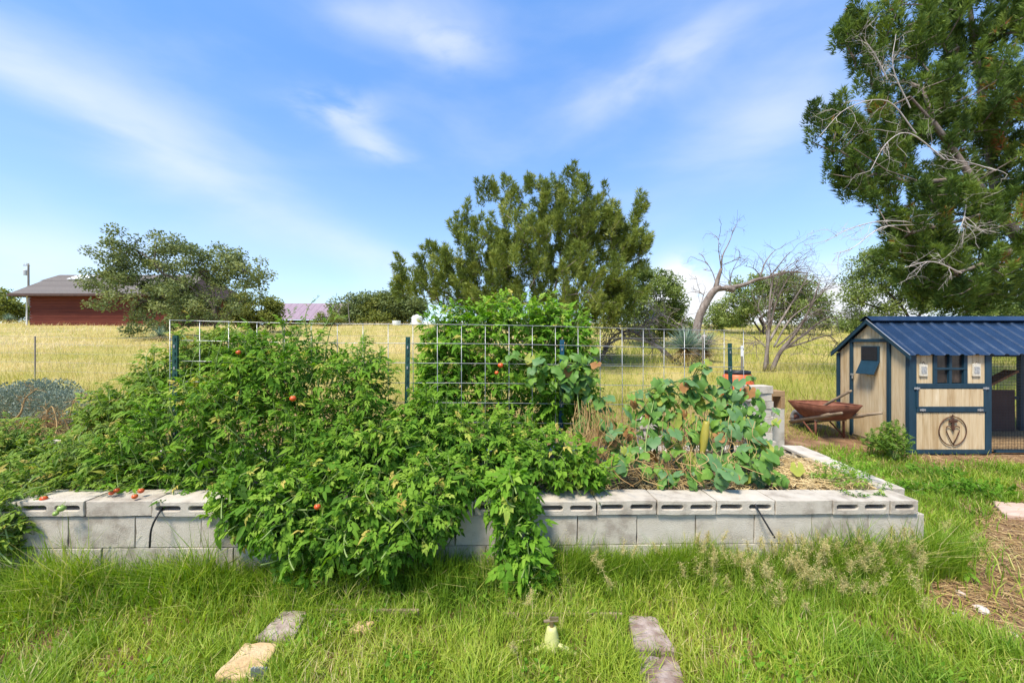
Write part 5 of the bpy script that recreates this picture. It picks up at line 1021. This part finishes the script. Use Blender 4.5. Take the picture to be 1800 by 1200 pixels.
def vnoise(x, y, s, seed=0):
    rr = np.random.default_rng(seed); T = rr.random((64, 64)); x = x / s + 31.7; y = y / s + 17.3; xi, yi = np.floor(x).astype(int), np.floor(y).astype(int); fx, fy_ = x - xi, y - yi; fx = fx * fx * (3 - 2 * fx); fy_ = fy_ * fy_ * (3 - 2 * fy_)
    q = lambda a, b: T[a % 64, b % 64]; return (q(xi, yi) * (1 - fx) + q(xi + 1, yi) * fx) * (1 - fy_) + (q(xi, yi + 1) * (1 - fx) + q(xi + 1, yi + 1) * fx) * fy_
def path_mask(x, y):
    """1 on the straw path at right, on the dirt by the coop and on small bare spots"""
    a, dr = np.array([2.5, 2.0]), np.array([.86, .51]); rx, ry = x - a[0], y - a[1]; per = np.abs(-rx * dr[1] + ry * dr[0]); al = rx * dr[0] + ry * dr[1]; wid = .42 + .08 * np.sin(al * 4)
    m = (1 - sstep(wid * .6, wid * 1.1, per)) * sstep(-.35, .15, al)
    m = np.maximum(m, sstep(4.55, 4.95, y + .15 * np.sin(x * 3)) * (1 - sstep(5.35, 5.6, y)) * sstep(4.9, 5.5, x))
    m = np.maximum(m, (1 - sstep(.05, .22, np.hypot((x - 4.95) / 1.0, (y - 5.75) / 1.2) - .2)) * .8)
    m = np.maximum(m, .6 * (1 - sstep(.08, .25, np.hypot((x + 2.45) / 1.3, y - 1.98)))); m = np.maximum(m, .3 * (1 - sstep(.1, .3, np.hypot((x + 1.75) / 1.4, y - 2.17))))
    return m
def in_bed(x, y): return (x < 3.06) & (x > -4.2) & (y > wy(x) - .005) & (y < 4.36)
def in_coop(x, y): return (x > CX - .02) & (x < XE + .1) & (y > CY0 - .02) & (y < CY1 + .05)
def on_slab(x, y):
    return ((np.abs(x + 1.21) < .070) & (y > 1.76) & (y < 2.17)) | ((np.abs(x - .69) < .080) & (y > 1.6) & (y < 2.14)) | ((np.abs(x - 4.65) < .28) & (np.abs(y - 3.5) < .16))
# lawn in front of the bed and round its right end
n = 112000; y = rng.uniform(1.15, 2.69, n); x = rng.uniform(-1.55, 1.55, n) * y + rng.normal(size=n) * .1
n2 = 80000; y2 = rng.uniform(1.9, 5.6, n2); x2 = 2.3 + (1.5 * y2 - 1.9) * rng.random(n2); n3 = 26000; y3 = rng.uniform(2.2, 6.0, n3); x3 = rng.uniform(-9, -3.9, n3)
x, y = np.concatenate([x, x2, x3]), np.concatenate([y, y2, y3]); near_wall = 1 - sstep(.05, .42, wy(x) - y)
dens = .35 + .75 * vnoise(x, y, .16, 1) + .35 * vnoise(x, y, .5, 2); keep = (rng.random(len(x)) < dens) & ~in_bed(x, y) & ~in_coop(x, y) & (rng.random(len(x)) > path_mask(x, y) * .98) & (~on_slab(x, y) | (rng.random(len(x)) < .07)) & (rng.random(len(x)) < np.where(x > 2.9, np.where(y > 2.6, .8, 1), 1))
x, y, near_wall = x[keep], y[keep], near_wall[keep]; n = len(x); cl = vnoise(x, y, .22, 3)
h = rng.uniform(.05, .145, n) * (.65 + .8 * cl) * (1 + 1.5 * near_wall * (y < 2.7) * (.4 + 1.2 * vnoise(x, y, .35, 21))) * np.where(y > 2.9, .85, 1); w = rng.uniform(.0038, .0078, n) * (1 + .12 * np.maximum(0, y - 2))
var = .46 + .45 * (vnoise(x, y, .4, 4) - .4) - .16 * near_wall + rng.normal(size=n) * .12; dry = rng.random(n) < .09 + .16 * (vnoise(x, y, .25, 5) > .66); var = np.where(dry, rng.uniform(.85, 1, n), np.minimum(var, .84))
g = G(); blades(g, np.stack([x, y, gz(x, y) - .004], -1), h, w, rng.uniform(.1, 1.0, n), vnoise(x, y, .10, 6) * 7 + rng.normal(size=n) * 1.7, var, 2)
for (cx_, cy_, rx_, ry_, nn) in ((.20, 1.90, .16, .05, 130), (.20, 2.0, .16, .06, 200), (-.82, 2.165, .34, .02, 500), (.28, 2.14, .36, .02, 560), (-1.21, 1.95, .10, .03, 110), (.69, 1.90, .10, .02, 60), (-1.32, 1.95, .03, .2, 300), (.57, 1.9, .03, .2, 300)):
    x = cx_ + rng.normal(size=nn) * rx_ * .7; y = cy_ + rng.normal(size=nn) * ry_ * .7; blades(g, np.stack([x, y, gz(x, y) - .004], -1), rng.uniform(.06, .15, nn), rng.uniform(.003, .006, nn), rng.uniform(.1, .9, nn), rng.uniform(0, 6.28, nn), .5 + rng.normal(size=nn) * .15, 2)
n = 21000; x = np.concatenate([rng.uniform(-4, 2.95, n - 7000), rng.uniform(.3, 2.95, 7000)]); y = wy(x) - .012 - rng.random(n) ** 1.5 * .16; k = rng.random(n) < .25 + vnoise(x, y, .3, 31); x, y = x[k], y[k]; n = len(x)
blades(g, np.stack([x, y, gz(x, y) - .004], -1), rng.uniform(.13, .33, n) * (.55 + .75 * vnoise(x, y, .25, 32)), rng.uniform(.003, .006, n), rng.uniform(.1, .8, n), -np.pi / 2 + rng.normal(size=n) * 1.2, .34 + rng.normal(size=n) * .13, 2)
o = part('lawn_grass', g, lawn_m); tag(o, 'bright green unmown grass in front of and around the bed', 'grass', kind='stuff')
# low leafy clover between the blades
n = 9000; y = rng.uniform(1.3, 2.55, n); x = rng.uniform(-1.5, 1.5, n) * y; k = (vnoise(x, y, .3, 9) > .55) & (rng.random(n) > path_mask(x, y)) & ~on_slab(x, y) & ~in_bed(x, y); x, y = x[k], y[k]; n = len(x); g = G()
pick([KITE], g, frames(rng.normal(size=(n, 3)) + [0, 0, .5], (0, 0, 1), .4) * rng.uniform(.015, .04, n)[:, None, None], np.stack([x, y, gz(x, y) + rng.uniform(.02, .08, n)], -1), rng.uniform(.2, .8, n)); o = part('clover', g, tomato_c); tag(o, 'small leafy weeds mixed through the near grass', 'weeds', kind='stuff')
# tall grass with pale seed heads at the right corner of the bed
g, gh = G(), G(); pts = []
for i in range(165):
    px_ = rng.choice([rng.uniform(1170, 1690), rng.uniform(1380, 1680), rng.uniform(850, 1100)], p=[.55, .38, .07]); y = 2.62 - abs(rng.normal()) * .17 if px_ < 1625 else rng.uniform(2.35, 3.0); x = (px_ - 900) / F * y
    if in_bed(np.array(x), np.array(y)) or path_mask(np.array([x]), np.array([y]))[0] > .5: continue
    b = np.array([x, y, float(gz(x, y))]); m = 26; blades(g, b + rng.normal(size=(m, 3)) * [.05, .04, 0], rng.uniform(.10, .26, m), np.full(m, .0035), rng.uniform(.2, .9, m), rng.uniform(0, 6.28, m), .35 + rng.normal(size=m) * .12)
    for s in range(rng.integers(1, 3)):
        H = rng.uniform(.12, .33); dv = norm(rng.normal(size=3) * [.3, .3, 0] + [0, -.1, 1]); tip = b + dv * H; g.tube([b, b + dv * H * .6, tip], [.0018, .0015, .001], 4, var=.75, cap=False)
        m = 110; t = rng.random(m); pos = tip + dv * ((t - .7) * .08)[:, None]; a = norm(rng.normal(size=(m, 3)) + dv * .5); L = rng.uniform(.012, .042, m) * (1.2 - .6 * t); tv = np.array([[0, .5, 0], [0, -.5, 0], [1, 0, 0]]); gh.inst((tv, np.array([[0, 1, 2]])), frames(a) * np.stack([L, np.full(m, .0022), L], -1)[:, None, :], pos, rng.random(m))
        m = 40; gh.inst((np.array([[0, .5, 0], [.5, 0, 0], [0, -.5, 0], [-.5, 0, 0]]), np.array([[0, 1, 2], [0, 2, 3]])), frames(rng.normal(size=(m, 3))) * .0055, tip + dv * ((rng.random(m) - .6) * .07)[:, None] + rng.normal(size=(m, 3)) * .016, rng.uniform(.4, 1, m))
o = part('tall_grass', g, lawn_m); tag(o, 'taller green grass along the foot of the block wall', 'grass', kind='stuff'); o = part('grass_seed_heads', gh, seed_m); tag(o, 'pale fluffy seed heads above the grass at the bed corner', 'seed heads', kind='stuff')
# field grass behind: blades grow wider with distance so that they stay visible
n = 120000; y = np.exp(rng.uniform(math.log(4.6), math.log(60), n)); x = rng.uniform(-1.75, 1.75, n) * y; k = ~in_bed(x, y) & ~in_coop(x, y) & (path_mask(x, y) < .4) & ~((x > 3.2) & (y < 5.9)) & ~((x > -4) & (x < 3.2) & (y < 4.8)); x, y = x[k], y[k]; n = len(x)
green = np.clip(.12 + .75 * sstep(-3, 6, x - .06 * y) + .62 * (1 - sstep(9, 22, y)) + .5 * (vnoise(x, y, 2.6, 8) - .5), 0, 1)
h = rng.uniform(.22, .60, n) * (.35 + 1.0 * vnoise(x, y, 1.3, 7)) * np.where(y < 7.5, .6, 1); h = np.where((y > 4) & (y < 6.2) & (x > 3), .16, h); w = .003 + .0009 * y; var = .90 - .62 * green + .5 * (vnoise(x, y, 4.5, 12) - .5) + .25 * (vnoise(x, y, 1.1, 13) - .5) + rng.normal(size=n) * .10
g = G(); blades(g, np.stack([x, y, gz(x, y) - .01], -1), h, w * rng.uniform(.45, 1.0, n), rng.uniform(.2, 1.4, n), rng.uniform(0, 6.28, n), var, 2); o = part('field_grass', g, field_m); tag(o, 'tall golden and green field grass covering the slope behind', 'grass', kind='stuff')
# straw: on the path, by the coop, mulch in the bed
def straw(name, label, pos, L, w, flat, vmin=0.0):
    n = len(pos); a = rng.uniform(0, 2 * np.pi, n); d = np.stack([np.cos(a), np.sin(a), rng.normal(size=n) * flat], -1); tv = np.array([[-.5, .5, 0], [-.5, -.5, 0], [.5, -.4, 0], [.5, .4, 0], [0, .45, .06], [0, -.45, .06]]); tf = np.array([[0, 1, 5], [0, 5, 4], [4, 5, 2], [4, 2, 3]])
    g = G(); g.inst((tv, tf), frames(d, (0, 0, 1), .5) * np.stack([L, w, L], -1)[:, None, :], pos, rng.uniform(vmin, 1, n)); o = part(name, g, straw_m); tag(o, label, 'straw', kind='stuff')
n = 60000; y = rng.uniform(1.3, 5.6, n); x = rng.uniform(1.9, 8, n); k = (rng.random(n) < path_mask(x, y) * np.where(y > 4.4, .35, 1)) & ~in_coop(x, y); x, y = x[k], y[k]; n = len(x)
straw('path_straw', 'dry straw and wood chips strewn on the path at right', np.stack([x, y, gz(x, y) + rng.uniform(.003, .02, n)], -1), rng.uniform(.02, .12, n), rng.uniform(.002, .005, n), .08)
n = 2600; x = np.concatenate([rng.uniform(.5, 2.72, n), rng.uniform(2.1, 2.72, 2500)]); y = np.concatenate([rng.uniform(2.92, 4.05, n), rng.uniform(2.92, 3.6, 2500)]); straw('bed_straw', 'loose golden straw mulch in the right end of the bed', np.stack([x, y, .41 + rng.uniform(0, .06, len(x)) * (x > 1.9) + rng.uniform(0, .02, len(x))], -1), rng.uniform(.06, .24, len(x)), rng.uniform(.003, .006, len(x)), .16, .35)
